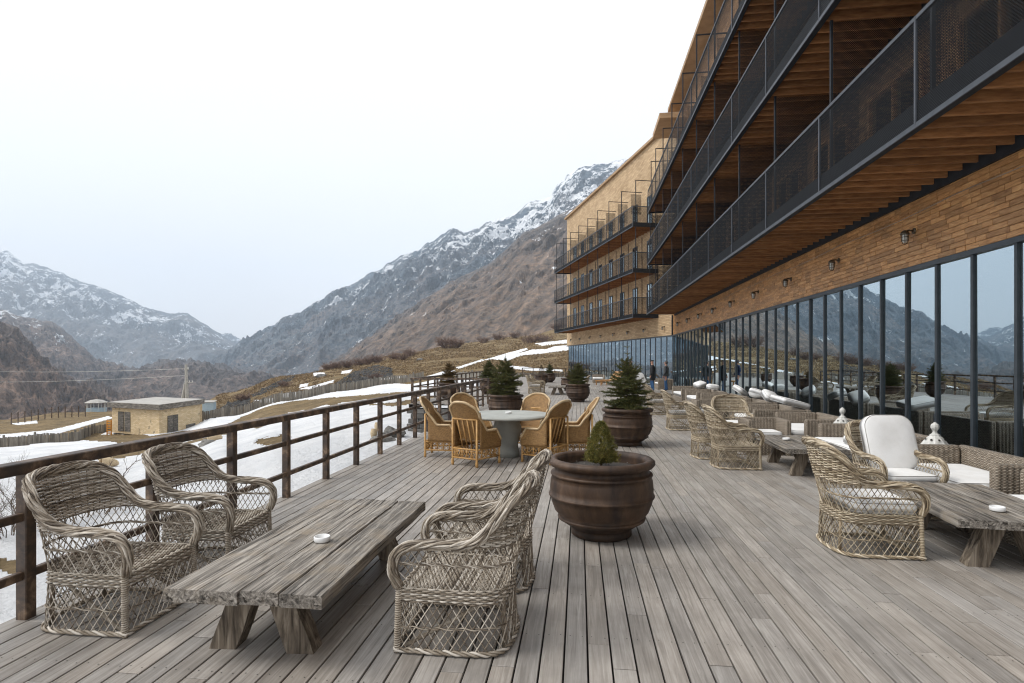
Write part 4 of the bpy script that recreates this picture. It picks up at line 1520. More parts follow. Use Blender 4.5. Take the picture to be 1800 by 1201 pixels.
def put_cushion(w, d, t, loc, rot, label, puff=.02, r=.07, group=None):
    o = make_cushion("cushion", w, d, t, puff, r)
    o.location = loc
    o.rotation_euler = rot
    tag(o, label, "cushion", group or "white cushions")
    return o
put_cushion(.53, .60, .085, (2.56, 5.40, .372), (0, 0, 0), "thin white seat cushion in the nearest right wicker armchair", .012)
put_cushion(.53, .58, .09, (3.42, 6.62, .372), (0, 0, FMY + .12), "white seat cushion under the tall white back cushion", .015)
put_cushion(.56, .62, .10, (3.47, 6.925, .725), (R(72), 0, .12), "tall white back cushion leaning in the wicker armchair facing the camera", .02, .15)
put_cushion(.53, .58, .09, (3.02, 11.72, .372), (0, 0, FMY - .05), "white seat cushion in the brown backed wicker armchair", .015)
put_cushion(.53, .58, .09, (2.49, 14.30, .372), (0, 0, FX), "white seat cushion in the wicker armchair standing alone", .015)
put_cushion(.53, .58, .09, (2.49, 18.35, .372), (0, 0, FX + .1), "white seat cushion in the armchair partly hidden by the big spruce", .015)
put_cushion(.53, .58, .09, (-2.25, 29.2, .372), (0, 0, FX), "white seat cushion in the small far left armchair", .015)

# ---- slab tables ----------------------------------------------------------------------
slab_t = NT("old_cracked_oak")
_v = slab_t.coords('object', (20, .8, 20))
_f = slab_t.noise(_v, 2.0, 9, 0.68, 0.9)
_vb = slab_t.coords('object', (1, 1, 1))
_g = slab_t.noise(_vb, 4.5, 6, 0.65)
_crk = slab_t.noise(slab_t.coords('object', (30, .9, 30)), 1.0, 4, 0.6, 0.3)
_c = slab_t.ramp(_f, [(0.36, (0.06, 0.053, 0.046)), (0.5, (0.215, 0.193, 0.168)), (0.64, (0.44, 0.405, 0.36))])
_c = slab_t.mix(slab_t.ramp(_g, [(0.5, 0.0), (0.72, 0.7)]), _c, (0.30, 0.245, 0.18))
_c = slab_t.mix(slab_t.ramp(_crk, [(0.34, 0.95), (0.42, 0.0)]), _c, (0.03, 0.025, 0.02))
_k = slab_t.math('ADD', slab_t.math('MULTIPLY', slab_t.rnd(), .35), .83)
_sc = slab_t.n("VectorMath", operation='SCALE'); slab_t.l(_c, _sc.inputs[0]); slab_t.l(_k, _sc.inputs['Scale'])
slab_t.principled(_sc.outputs[0], 0.75, slab_t.bump(slab_t.math('ADD', _f, slab_t.math('MULTIPLY', slab_t.ramp(_crk, [(0.34, 0.0), (0.44, 1.0)]), 1.0)), .65, .012), 0, .3)
m_slab = slab_t.m
leg_t = simple_mat("oak_beam", [(0.36, (0.055, 0.042, 0.03)), (0.5, (0.165, 0.132, 0.098)), (0.66, (0.33, 0.28, 0.22))], 2.2, (12, 12, 1.2), 0.7, .6, .01, .25, 'object', dist=.8)

def make_slab_table(W, L, seed, ztop=.42, legs_in=.26):
    rs_ = random.Random(seed)
    root = thing("slab_table", "proto", "table")
    n = 4
    cuts = [-W / 2]
    ws = [rs_.uniform(.8, 1.2) for _ in range(n)]
    for w in ws:
        cuts.append(cuts[-1] + W * w / sum(ws))
    ny = 34
    for i in range(n):
        b = MB()
        yy = np.linspace(-L / 2, L / 2, ny)
        e0, e1 = rs_.uniform(-.02, .02), rs_.uniform(-.02, .02)
        yy = yy + np.interp(np.linspace(0, 1, ny), [0, 1], [e0, e1])
        x0 = cuts[i] + .003 + .006 * fbm(yy * 3, i * 5.1 + seed, 0, 3)
        x1 = cuts[i + 1] - .003 + .006 * fbm(yy * 3, i * 5.1 + seed + 2.5, 0, 3)
        dz = .004 * fbm(yy * 2, i * 3.3 + seed, 0, 3) + rs_.uniform(-.006, .004)
        th = .068 + rs_.uniform(-.006, .006)
        rows = []
        for k, (fx, fz) in enumerate(((0, 0), (0, .86), (.018, 1), (.33, 1.015), (.66, 1.0), (.982, 1), (1, .86), (1, 0))):
            rows.append(np.stack([x0 + (x1 - x0) * fx, yy, ztop - th + dz + th * fz + (.0025 * fbm(yy * 9, k * 2.2 + seed, 1, 2) if 0 < k < 7 else 0)], -1))
        V = np.array(rows)                       # 8 x ny
        m = len(rows)
        ii = np.arange(m)[:, None]; jj = np.arange(ny - 1)[None, :]
        q = np.stack([ii * ny + jj, ii * ny + jj + 1, ((ii + 1) % m) * ny + jj + 1, ((ii + 1) % m) * ny + jj], -1).reshape(-1, 4)
        b.add(V.reshape(-1, 3), q, rs_.random())
        b.f.append(tuple(k * ny for k in range(m)))
        b.f.append(tuple(k * ny + ny - 1 for k in range(m - 1, -1, -1)))
        b.build("plank", m_slab, root)
    for sy in (-1, 1):
        for sx in (-1, 1):
            b = MB()
            bx, tx = sx * .235, sx * .10
            h = ztop - .07
            prof = []
            for t_, wob in ((0, 0), (.3, .006), (.6, -.005), (1.02, 0)):
                cx = bx + (tx - bx) * t_
                w, d = .078 + wob * .5, .066 - wob * .5
                prof.append([(cx - w, -d, h * t_), (cx + w, -d + .008, h * t_), (cx + w - .006, d, h * t_), (cx - w + .004, d - .005, h * t_)])
            V = np.array(prof)
            V[0, :, 2] = 0.0
            fs = [(3, 2, 1, 0), (12, 13, 14, 15)] + [(r * 4 + k, r * 4 + (k + 1) % 4, r * 4 + 4 + (k + 1) % 4, r * 4 + 4 + k) for r in range(3) for k in range(4)]
            b.add(V.reshape(-1, 3) + np.array([0, sy * (L / 2 - legs_in), 0]), fs, rs_.random())
            b.build("leg", leg_t, root)
    return root
t1 = make_slab_table(.91, 2.04, 3)
t1.location = (-1.80, 3.87, 0); tag(t1, "weathered slab coffee table between the left wicker armchairs", None, "slab coffee tables")
t2 = make_slab_table(.94, 1.52, 8, legs_in=.24)
t2.location = (3.475, 5.53, 0); t2.rotation_euler = (0, 0, R(-6)); tag(t2, "weathered slab coffee table at the right edge by the tall white cushion", None, "slab coffee tables")
t3 = make_slab_table(.84, 1.62, 5)
t3.location = (3.37, 9.24, 0); t3.rotation_euler = (0, 0, R(-2)); tag(t3, "brown slab coffee table with ashtray in the middle right", None, "slab coffee tables")
for loc, lab in (((3.28, 17.6, 0), "slab coffee table beyond the wicker armchair standing alone"), ((3.15, 23.2, 0), "slab coffee table near the two standing men"), ((-1.10, 29.1, 0), "far slab bench table left of the third pot")):
    o = copy_tree(t3); o.location = loc; o.rotation_euler = (0, 0, 0); tag(o, lab, None, "slab coffee tables")

# ashtrays
m_porc = simple_mat("white_porcelain", [(0.3, (0.74, 0.75, 0.75)), (0.7, (0.8, 0.8, 0.8))], 4, rough=.25, bump=0, rvar=0)
ab = MB(); ab.lathe([(.001, 0), (.05, 0), (.054, .006), (.055, .032), (.050, .036), (.046, .032), (.044, .012), (.001, .010)], 28)
ash_me = ab.mesh("ashtray", m_porc, True)
for loc, lab in (((-1.745, 3.71, .424), "white ashtray on the left slab table"), ((3.42, 5.12, .424), "white ashtray on the right edge slab table"),
                 ((3.22, 9.35, .424), "white ashtray on the brown middle slab table"), ((-1.22, 9.80, .748), "white ashtray on the round stone table")):
    tag(obj("ashtray", ash_me, None, loc), lab, "ashtray", "white ashtrays")

# ---- round stone table ----------------------------------------------------------------
m_conc = simple_mat("pale_cast_stone", [(0.3, (0.30, 0.31, 0.29)), (0.7, (0.42, 0.43, 0.40))], 3, rough=.6, bump=.15, rvar=.1)
rt_ = thing("round_table", "round pale stone table on a thick pedestal ringed by honey wicker chairs", "table", (-1.25, 9.87, 0))
b = MB(); b.lathe([(.001, .745), (.70, .745), (.735, .742), (.745, .737), (.748, .733), (.770, .730), (.782, .715), (.776, .695), (.74, .685), (.001, .68)], 72)
b.build("table_top", m_conc, rt_, True)
b = MB(); b.lathe([(.001, 0), (.215, 0), (.215, .10), (.20, .14), (.19, .20), (.215, .34), (.25, .45), (.25, .52), (.225, .58), (.215, .69)], 40)
b.build("pedestal", m_conc, rt_, True)

# ---- honey wicker dining chairs -------------------------------------------------------
def weave_mat(name, lo, hi, sc, coords='object', contrast=.55):
    """tight basket weave, too fine to pick apart"""
    t = NT(name)
    uv = t.n("UVMap"); uv.uv_map = "UVMap"
    sx = t.n("SeparateXYZ"); t.l(uv.outputs[0], sx.inputs[0])
    row = t.math('FLOOR', t.math('DIVIDE', sx.outputs[1], sc * .55))
    ph = t.math('MULTIPLY', t.math('MODULO', row, 2.0), math.pi)
    a = t.math('SINE', t.math('ADD', t.math('MULTIPLY', sx.outputs[0], math.pi / sc), ph))
    rr = t.math('PINGPONG', sx.outputs[1], sc * .275)
    rr = t.math('DIVIDE', rr, sc * .275)
    h = t.math('MULTIPLY', t.math('ADD', t.math('MULTIPLY', a, .5), .5), t.math('POWER', rr, .6))
    v = t.coords(coords, (1, 1, 1))
    n = t.noise(v, 9, 5, .65)
    wn_ = t.n("TexWhiteNoise", noise_dimensions='2D')
    cb = t.n("CombineXYZ"); t.l(row, cb.inputs[0]); t.l(t.math('FLOOR', t.math('DIVIDE', sx.outputs[0], sc * 2)), cb.inputs[1])
    t.l(cb.outputs[0], wn_.inputs['Vector'])
    k = t.math('ADD', t.math('MULTIPLY', h, contrast), t.math('ADD', t.math('MULTIPLY', n, .35), t.math('MULTIPLY', wn_.outputs['Value'], .25)))
    c = t.ramp(k, [(0.15, tuple(q * .35 for q in lo)), (0.5, lo), (0.95, hi)])
    t.principled(c, .5, t.bump(h, .7, sc * .35), 0, .4)
    return t.m
m_weave_h = weave_mat("honey_weave", (0.30, 0.165, 0.058), (0.50, 0.31, 0.125), .014)
m_cane = simple_mat("honey_cane", [(0.3, (0.36, 0.20, 0.07)), (0.55, (0.50, 0.29, 0.105)), (0.8, (0.60, 0.40, 0.18))], 9, (1, 1, 1), .4, .15, .003, .3, 'object')
m_canepale = simple_mat("pale_cane_roll", [(0.3, (0.42, 0.29, 0.15)), (0.7, (0.62, 0.48, 0.30))], 12, (1, 1, 1), .45, .2, .004, .2, 'object')
def uv_grid(name, V, mat, parent, thick=.012):
    """curved sheet with metric UVs and thickness"""
    V = np.asarray(V, float)
    a, b = V.shape[:2]
    nrm = np.cross(np.gradient(V, axis=0), np.gradient(V, axis=1))
    nrm /= np.maximum(np.linalg.norm(nrm, axis=2, keepdims=True), 1e-9)
    du = np.concatenate([np.zeros((1, b)), np.cumsum(np.linalg.norm(np.diff(V, axis=0), axis=2), 0)], 0)
    dv = np.concatenate([np.zeros((a, 1)), np.cumsum(np.linalg.norm(np.diff(V, axis=1), axis=2), 1)], 1)
    me = bpy.data.meshes.new(name)
    verts = np.concatenate([(V + nrm * thick / 2).reshape(-1, 3), (V - nrm * thick / 2).reshape(-1, 3)])
    N = a * b
    fs = []
    for i in range(a - 1):
        for j in range(b - 1):
            q = (i * b + j, (i + 1) * b + j, (i + 1) * b + j + 1, i * b + j + 1)
            fs.append(q)
            fs.append(tuple(x + N for x in q[::-1]))
    ring = [i * b for i in range(a)] + [(a - 1) * b + j for j in range(1, b)] + [i * b + b - 1 for i in range(a - 2, -1, -1)] + [j for j in range(b - 2, 0, -1)]
    for k in range(len(ring)):
        p, q = ring[k], ring[(k + 1) % len(ring)]
        fs.append((q, p, p + N, q + N))
    me.from_pydata(verts.tolist(), [], fs)
    uvl = me.uv_layers.new(name="UVMap")
    UU = np.concatenate([du.ravel(), du.ravel()]); VV = np.concatenate([dv.ravel(), dv.ravel()])
    li = np.empty(len(me.loops), np.int32); me.loops.foreach_get("vertex_index", li)
    uvl.data.foreach_set("uv", np.stack([UU[li], VV[li]], -1).astype(np.float32).ravel())
    me.polygons.foreach_set("use_smooth", [True] * len(me.polygons))
    me.materials.append(mat)
    return obj(name, me, parent)

def make_dining_chair():
    root = thing("dining_chair", "proto", "chair")
    # frame legs (front +y)
    fw, bw, fy, by = .285, .245, .27, -.27
    legs = [((fw, fy), .40), ((-fw, fy), .40), ((bw, by), .74), ((-bw, by), .74)]
    for (x, y), h in legs:
        b = MB()
        b.tube([(x, y, 0), (x, y, .035), (x, y, .07), (x, y, .11), (x, y, h)], [.020, .024, .022, .017, .017], 8)
        b.build("leg", m_cane, root, True)
    # lower lattice frames: horizontal canes, uprights and crossed thin canes on four sides
    b = MB(); lt = MB()
    cs = [(fw, fy), (-fw, fy), (-bw, by), (bw, by)]
    for i in range(4):
        p, q = np.array(cs[i]), np.array(cs[(i + 1) % 4])
        for z in (.125, .27):
            b.tube([(*p, z), (*q, z)], .014, 7)
        m = 5
        for k in range(1, m):
            r = p + (q - p) * k / m
            b.tube([(*r, .125), (*r, .27)], .010, 6)
        for k in range(m):
            r0, r1 = p + (q - p) * k / m, p + (q - p) * (k + 1) / m
            rm = (r0 + r1) / 2
            for (s0, s1) in ((r0, r1), (r1, r0)):
                lt.tube([(*s0, .13), (*s1, .265)], .0045, 4)
            lt.tube([(*r0, .198), (*rm, .265)], .004, 4); lt.tube([(*rm, .13), (*r1, .198)], .004, 4)
            lt.tube([(*r0, .198), (*rm, .13)], .004, 4); lt.tube([(*rm, .265), (*r1, .198)], .004, 4)
    b.build("cane_frame", m_cane, root, True)
    b = MB(); b.tube([(-bw, by, .74), (bw, by, .74)], .016, 7)
    b.build("back_rail", m_cane, root, True)
    lt.build("cane_lattice", m_cane, root, True)
    # sloping slats behind the back
    for k, x in enumerate((-.15, -.05, .05, .15)):
        q = MB(); q.tube([(x * 1.0, by + .0, .735), (x * .95, by + .13, .28)], .012, 6)
        q.build("slat", m_cane, root, True)
    # back shell: curved, leaning, rounded top
    nU, nV = 25, 22
    def back_pt(u, v):
        # u -1..1 across, v 0..1 up
        z = .38 + v * .64
        w = .255 + .03 * v
        top = 1.0
        x = w * u
        if v > .72:
            t = (v - .72) / .28
            x = w * u * math.sqrt(max(0.0, 1 - (t ** 2.4) * .55))
            z = .38 + .64 * (.72 + .28 * t * (1 - .30 * abs(u) ** 3))
        y = -.12 - .24 * v - .05 * v * v + .07 * (u * u) * (1 - .3 * v)
        return (x, y, z)
    V = np.array([[back_pt(u, v) for v in np.linspace(0, 1, nV)] for u in np.linspace(-1, 1, nU)])
    uv_grid("back_shell", V, m_weave_h, root)
    # sides: arm panel each, and rolled edge that runs from one arm over the back to the other
    edge_r = []
    for sx in (1, -1):
        rows = []
        for t in np.linspace(0, 1, 14):
            y = by + .06 + (fy + .02 - by - .06) * t
            ztop = .86 - .30 * min(1, t / .32) ** .6 if t < .32 else .56
            if t > .78:
                ztop = .56 - (t - .78) / .22 * .17
            x = sx * (bw + .02 + (fw - bw) * t)
            rows.append([(x, y, .275 + (ztop - .275) * k) for k in np.linspace(0, 1, 9)])
        uv_grid("arm_panel", np.array(rows) if sx > 0 else np.array(rows)[::-1], m_weave_h, root)
        edge_r.append(np.array([r[-1] for r in rows]))
    outline = [back_pt(u, v) for u, v in [(1, v) for v in np.linspace(.62, 1, 12)] + [(u, 1) for u in np.linspace(.9, -.9, 15)] + [(-1, v) for v in np.linspace(1, .62, 12)]]
    path = list(edge_r[0][::-1][:-2]) + list(outline) + list(edge_r[1][2:])
    path = catmull(path, 140)
    b = MB(); b.tube(path, .020, 8)
    b.build("rolled_edge", m_canepale, root, True)
    # seat
    V = np.array([[(x, y, .395 - .015 * (1 - (x / .28) ** 2)) for y in np.linspace(by + .14, fy + .02, 8)] for x in np.linspace(-.275, .275, 9)])
    uv_grid("seat", V, m_weave_h, root, .05)
    return root
dch = make_dining_chair()
TCX, TCY = -1.25, 9.87
for rx, ry, lab in ((-.42, -.80, "honey wicker dining chair at the round table, its slatted back to the camera"),
                    (.70, -.44, "honey wicker dining chair at the round table, behind the nearest pot's rim"),
                    (-1.13, -.02, "honey wicker dining chair on the railing side of the round table"),
                    (-.82, .92, "honey wicker dining chair on the far left of the round table"),
                    (.33, .98, "honey wicker dining chair on the far side below the third pot"),
                    (1.18, .10, "honey wicker dining chair in profile on the right of the round table")):
    rz = math.atan2(-ry, -rx) - math.pi / 2
    place(dch, (TCX + rx, TCY + ry, 0), rz, lab, "dining chairs round the stone table")

# ---- round terracotta pots ------------------------------------------------------------
pot_t = NT("brown_glazed_terracotta")
_v = pot_t.coords('object', (1, 1, .35))
_f = pot_t.noise(_v, 5.0, 7, 0.65, .4)
_g = pot_t.noise(pot_t.coords('object', (1, 1, 1)), 22, 5, .6)
_c = pot_t.ramp(_f, [(0.36, (0.022, 0.013, 0.009)), (0.52, (0.056, 0.030, 0.016)), (0.68, (0.105, 0.06, 0.034))])
_c = pot_t.mix(pot_t.ramp(_g, [(0.66, 0.0), (0.8, 0.35)]), _c, (0.16, 0.13, 0.11))
pot_t.principled(_c, pot_t.ramp(_f, [(0.35, .7), (0.65, .52)]), pot_t.bump(pot_t.math('ADD', _f, pot_t.math('MULTIPLY', _g, .3)), .25, .01), 0, .45)
m_pot = pot_t.m
m_soil = simple_mat("gritty_soil", [(0.3, (0.02, 0.017, 0.014)), (0.6, (0.06, 0.052, 0.045)), (0.75, (0.2, 0.19, 0.18))], 60, bump=.8, bdist=.01, rvar=0, kind='object')
pot = thing("planter_pot", "proto", "pot")
def band(r, z, t):
    return [(r - .002, z - t * 1.05), (r + t * .1, z - t), (r + t * .75, z - t * .65), (r + t, z), (r + t * .75, z + t * .65), (r + t * .1, z + t), (r - .002, z + t * 1.05)]
prof = [(.001, .0), (.268, .0), (.285, .012), (.287, .05), (.272, .07), (.30, .085), (.355, .125)] + band(.40, .170, .016) + [(.445, .24), (.475, .32)] + band(.488, .385, .014) + [(.490, .45), (.482, .53)] + band(.468, .585, .016) + \
       [(.445, .615), (.438, .635), (.450, .652), (.485, .662), (.505, .685), (.503, .712), (.48, .73), (.445, .733), (.418, .715), (.412, .68), (.43, .55), (.40, .50)]
b = MB(); b.lathe(prof, 72)
b.build("pot_body", m_pot, pot, True)
sp = [(.001, .635)] + [(r, .635 - .01 * (r / .4) ** 2) for r in (.1, .2, .3, .43)]
b = MB(); b.lathe(sp, 40); 
_vv = b.v[0]; _vv[:, 2] += .018 * fbm(_vv[:, 0] * 9, _vv[:, 1] * 9, 0, 3)
b.build("soil", m_soil, pot, True)
rg = random.Random(9); b = MB()
for i in range(150):
    a, r = rg.random() * 6.283, .40 * math.sqrt(rg.random())
    s_ = rg.uniform(.004, .011)
    c = np.array((r * math.cos(a), r * math.sin(a), .638))
    b.add(np.array([(s_, 0, 0), (-s_, 0, 0), (0, s_, 0), (0, -s_, 0), (0, 0, s_), (0, 0, -s_ * .4)]) + c, [(0, 2, 4), (2, 1, 4), (1, 3, 4), (3, 0, 4)], rg.random())
tag(b.build("pebbles", m_stone, pot), None, None, None, "stuff")

# ---- conifers -------------------------------------------------------------------------
def needle_mat(name, stops):
    t = NT(name)
    k = t.n("Attribute", attribute_name="rnd").outputs['Fac']
    c = t.ramp(k, stops)
    b_ = t.principled(c, .6, None, 0, .25)
    return t.m
m_needle = needle_mat("spruce_needles", [(0.0, (0.038, 0.042, 0.014)), (0.4, (0.064, 0.080, 0.024)), (0.75, (0.115, 0.128, 0.036)), (0.92, (0.17, 0.14, 0.04)), (1.0, (0.22, 0.13, 0.04))])
m_needle_br = needle_mat("browned_spruce_needles", [(0.0, (0.05, 0.035, 0.012)), (0.4, (0.10, 0.07, 0.022)), (0.7, (0.17, 0.10, 0.03)), (1.0, (0.25, 0.13, 0.04))])
m_needle_dk = needle_mat("dark_thuja", [(0.0, (0.03, 0.018, 0.010)), (0.5, (0.055, 0.032, 0.016)), (1.0, (0.10, 0.06, 0.025))])
m_needle_cone = needle_mat("dwarf_spruce_needles", [(0.0, (0.05, 0.05, 0.012)), (0.4, (0.10, 0.105, 0.024)), (0.75, (0.18, 0.165, 0.04)), (1.0, (0.27, 0.19, 0.05))])
m_bark = simple_mat("conifer_bark", [(0.3, (0.05, 0.034, 0.022)), (0.7, (0.14, 0.10, 0.07))], 25, bump=.4, bdist=.006, kind='object')
def twig_needles(V, Fq, Rr, p, q, rn, ln=.029, wd=.0034, dens=230, hue=.5):
    """short flat needles round a twig from p to q"""
    p, q = np.array(p), np.array(q)
    L = np.linalg.norm(q - p)
    n = max(4, int(L * dens))
    t = rn.random_sample(n)
    base = p + (q - p) * t[:, None]
    d = (q - p) / max(L, 1e-6)
    rdv = rn.normal(size=(n, 3)); rdv /= np.linalg.norm(rdv, axis=1, keepdims=True)
    dirn = rdv * .9 + d * .75
    dirn /= np.linalg.norm(dirn, axis=1, keepdims=True)
    side = np.cross(dirn, rn.normal(size=(n, 3))); side /= np.linalg.norm(side, axis=1, keepdims=True)
    l = ln * (.7 + .6 * rn.random_sample(n))[:, None]
    V.append(np.stack([base - side * wd, base + side * wd, base + dirn * l], 1).reshape(-1, 3))
    Rr.append(np.repeat(np.clip(hue + .26 * rn.normal(size=n), 0, 1), 3))
def make_spruce(name, H, Rw, seed, mat, whorls=15, spike=.25, dens=330, stem=.10, hue=.45, bare=.12):
    rn = np.random.RandomState(seed)
    root = thing(name, "proto", "tree")
    tb_ = MB()
    tb_.tube([(0, 0, 0), (.006, 0, H * .3), (-.004, .004, H * .65), (0, 0, H)], [.026, .02, .012, .004], 7)
    V, Rr = [], []
    br = MB()
    hz_ = H * (1 - spike)
    for w in range(whorls):
        f = w / (whorls - 1)
        z = H * bare + (hz_ - H * bare) * f ** .92
        rad = Rw * ((1 - f) ** .62 * .93 + .07) * (.9 if f < .08 else 1)
        nb_ = int(14 - 6 * f) + rn.randint(0, 4)
        a0 = rn.rand() * 6.28
        for i in range(nb_):
            a = a0 + i * 2 * math.pi / nb_ + rn.normal() * .3
            r = rad * rn.uniform(.45, 1.2)
            zz = z + rn.normal() * .035
            rise = .10 + .35 * f
            pts = []
            for t in np.linspace(0, 1, 5):
                droop = rise * r * t - .42 * r * t * t * (1 - f) + .26 * r * t ** 4
                pts.append((r * t * math.cos(a), r * t * math.sin(a), zz + droop))
            br.tube(pts, [.007, .006, .005, .004, .002], 4, .4, cap=False)
            P = np.array(pts)
            for k in range(1, 5):
                twig_needles(V, None, Rr, P[k - 1], P[k], rn, dens=dens, hue=hue)
            nt_ = max(3, int(r / .045))
            for k in range(nt_):
                t = .18 + .8 * k / nt_
                pb_ = np.array([np.interp(t, np.linspace(0, 1, 5), P[:, c]) for c in range(3)])
                for sg in (1, -1):
                    ll = r * (.46 * (1 - t) + .14) * rn.uniform(.7, 1.2)
                    aa = a + sg * rn.uniform(.55, .95)
                    qe = pb_ + np.array((math.cos(aa) * ll, math.sin(aa) * ll, ll * rn.uniform(-.12, .22)))
                    br.tube([pb_, qe], .0022, 3, .4, cap=False)
                    twig_needles(V, None, Rr, pb_, qe, rn, dens=dens, hue=hue + .05)
    # leader
    twig_needles(V, None, Rr, (0, 0, hz_ * .97), (0, 0, H), rn, ln=.016, dens=90 if spike > .2 else 200, hue=hue)
    if spike > .2:
        for zt in (hz_ + (H - hz_) * .45, H - .03):
            for a in np.arange(5) * 1.256:
                twig_needles(V, None, Rr, (0, 0, zt), (.07 * math.cos(a), .07 * math.sin(a), zt + .03), rn, dens=200, hue=hue)
    tb_.build("trunk", m_bark, root, True)
    br.build("branches", m_bark, root, True)
    nb = MB()
    VV = np.concatenate(V)
    nb.v = [VV]; nb.r = [np.concatenate(Rr)]; nb.n = len(VV)
    me = nb_mesh(VV, np.concatenate(Rr), "crown", mat)
    obj("crown", me, root)
    return root
def nb_mesh(VV, RR, name, mat):
    """triangle soup mesh from stacked corner triples"""
    me = bpy.data.meshes.new(name)
    n = len(VV)
    me.vertices.add(n); me.vertices.foreach_set("co", VV.astype(np.float32).ravel())
    me.loops.add(n); me.loops.foreach_set("vertex_index", np.arange(n, dtype=np.int32))
    me.polygons.add(n // 3)
    me.polygons.foreach_set("loop_start", np.arange(0, n, 3, dtype=np.int32))
    me.polygons.foreach_set("loop_total", np.full(n // 3, 3, np.int32))
    me.update(calc_edges=True)
    a = me.attributes.new("rnd", 'FLOAT', 'POINT'); a.data.foreach_set("value", RR.astype(np.float32))
    me.materials.append(mat)
    return me
def make_cone_bush(name, H, Rw, seed, mat, n=2600, stem=.08):
    rn = np.random.RandomState(seed)
    root = thing(name, "proto", "shrub")
    b_ = MB(); b_.tube([(0, 0, 0), (.003, 0, stem), (0, .002, H * .7)], [.016, .013, .005], 6)
    b_.build("trunk", m_bark, root, True)
    V, Rr = [], []
    for i in range(n):
        f = rn.rand() ** 1.25
        a = rn.rand() * 6.283
        lump = (1 + .2 * math.sin(a * 4 + f * 11) * math.cos(f * 17 + a)) * rn.uniform(.72, 1.12)
        r = Rw * (1 - f) ** .62 * lump * (.55 + .45 * math.sqrt(rn.rand())) * min(1, (f + .05) / .12)
        z = stem + (H - stem) * f
        p = np.array((r * math.cos(a), r * math.sin(a), z))
        q = p + np.array((math.cos(a) * .016, math.sin(a) * .016, .020))
        twig_needles(V, None, Rr, p, q, rn, ln=.020, wd=.0021, dens=300, hue=.35 + .3 * (r / Rw) + .15 * f)
    obj("crown", nb_mesh(np.concatenate(V), np.concatenate(Rr), "crown", mat), root)
    return root
sp_a = make_spruce("spruce_tree", 1.36, .50, 2, m_needle, 15, .22)
sp_b = make_spruce("spruce_tree", 1.22, .54, 4, m_needle, 14, .16, hue=.5)
sp_c = make_spruce("spruce_tree", 1.30, .47, 12, m_needle, 13, .26, hue=.42)
sp_br = make_spruce("spruce_tree", 1.10, .46, 6, m_needle_br, 12, .12, hue=.45)
cone = make_cone_bush("dwarf_spruce", .46, .168, 3, m_needle_cone, 3400)
thuja = make_cone_bush("clipped_thuja", .80, .24, 5, m_needle_dk, 1800)
G_POT, G_TREE = "round brown planter pots", "potted conifers"
POTS = [((.21, 5.52), "nearest round brown pot holding the small cone shrub", cone, "small dense cone shaped shrub in the nearest pot", 1.0),
        ((.95, 11.50), "round brown pot with the big green spruce, right of the dining table", sp_a, "big green spruce with a bare leader in the second pot", 1.0),
        ((-2.05, 15.87), "round brown pot behind the round table beside the railing", sp_b, "bushy green spruce behind the round stone table", 1.05),
        ((-.05, 23.70), "round brown pot with a spruce in the middle of the far deck", sp_b, "spruce in the pot in the middle of the far deck", .92),
        ((-4.55, 28.6), "round brown pot by the railing behind the bushy spruce", sp_c, "narrow green spruce behind the bushy one, by the far railing", 1.12),
        ((-5.60, 24.2), "round brown pot behind the cross railing", sp_br, "rust brown spruce dusted with snow behind the cross railing", 1.0),
        ((-2.65, 40.0), "far round brown pot holding the dark clipped shrub", thuja, "dark brown clipped conical shrub in a far pot", 1.0),
        ((-2.35, 45.5), "far round brown pot behind the dark clipped shrub", sp_a, "small far spruce behind the dark clipped shrub", .8),
        ((-.55, 32.6), "round brown pot half hidden behind the middle far pot", sp_br, "low brown spruce behind the middle far pot", .5)]
for (x, y), plab, tr, tlab, scl in POTS:
    place(pot, (x, y, 0), random.uniform(0, 6), plab, G_POT)
    o = place(tr, (x, y, .60), random.uniform(0, 6), tlab, G_TREE)
    o.scale = (scl, scl, scl)

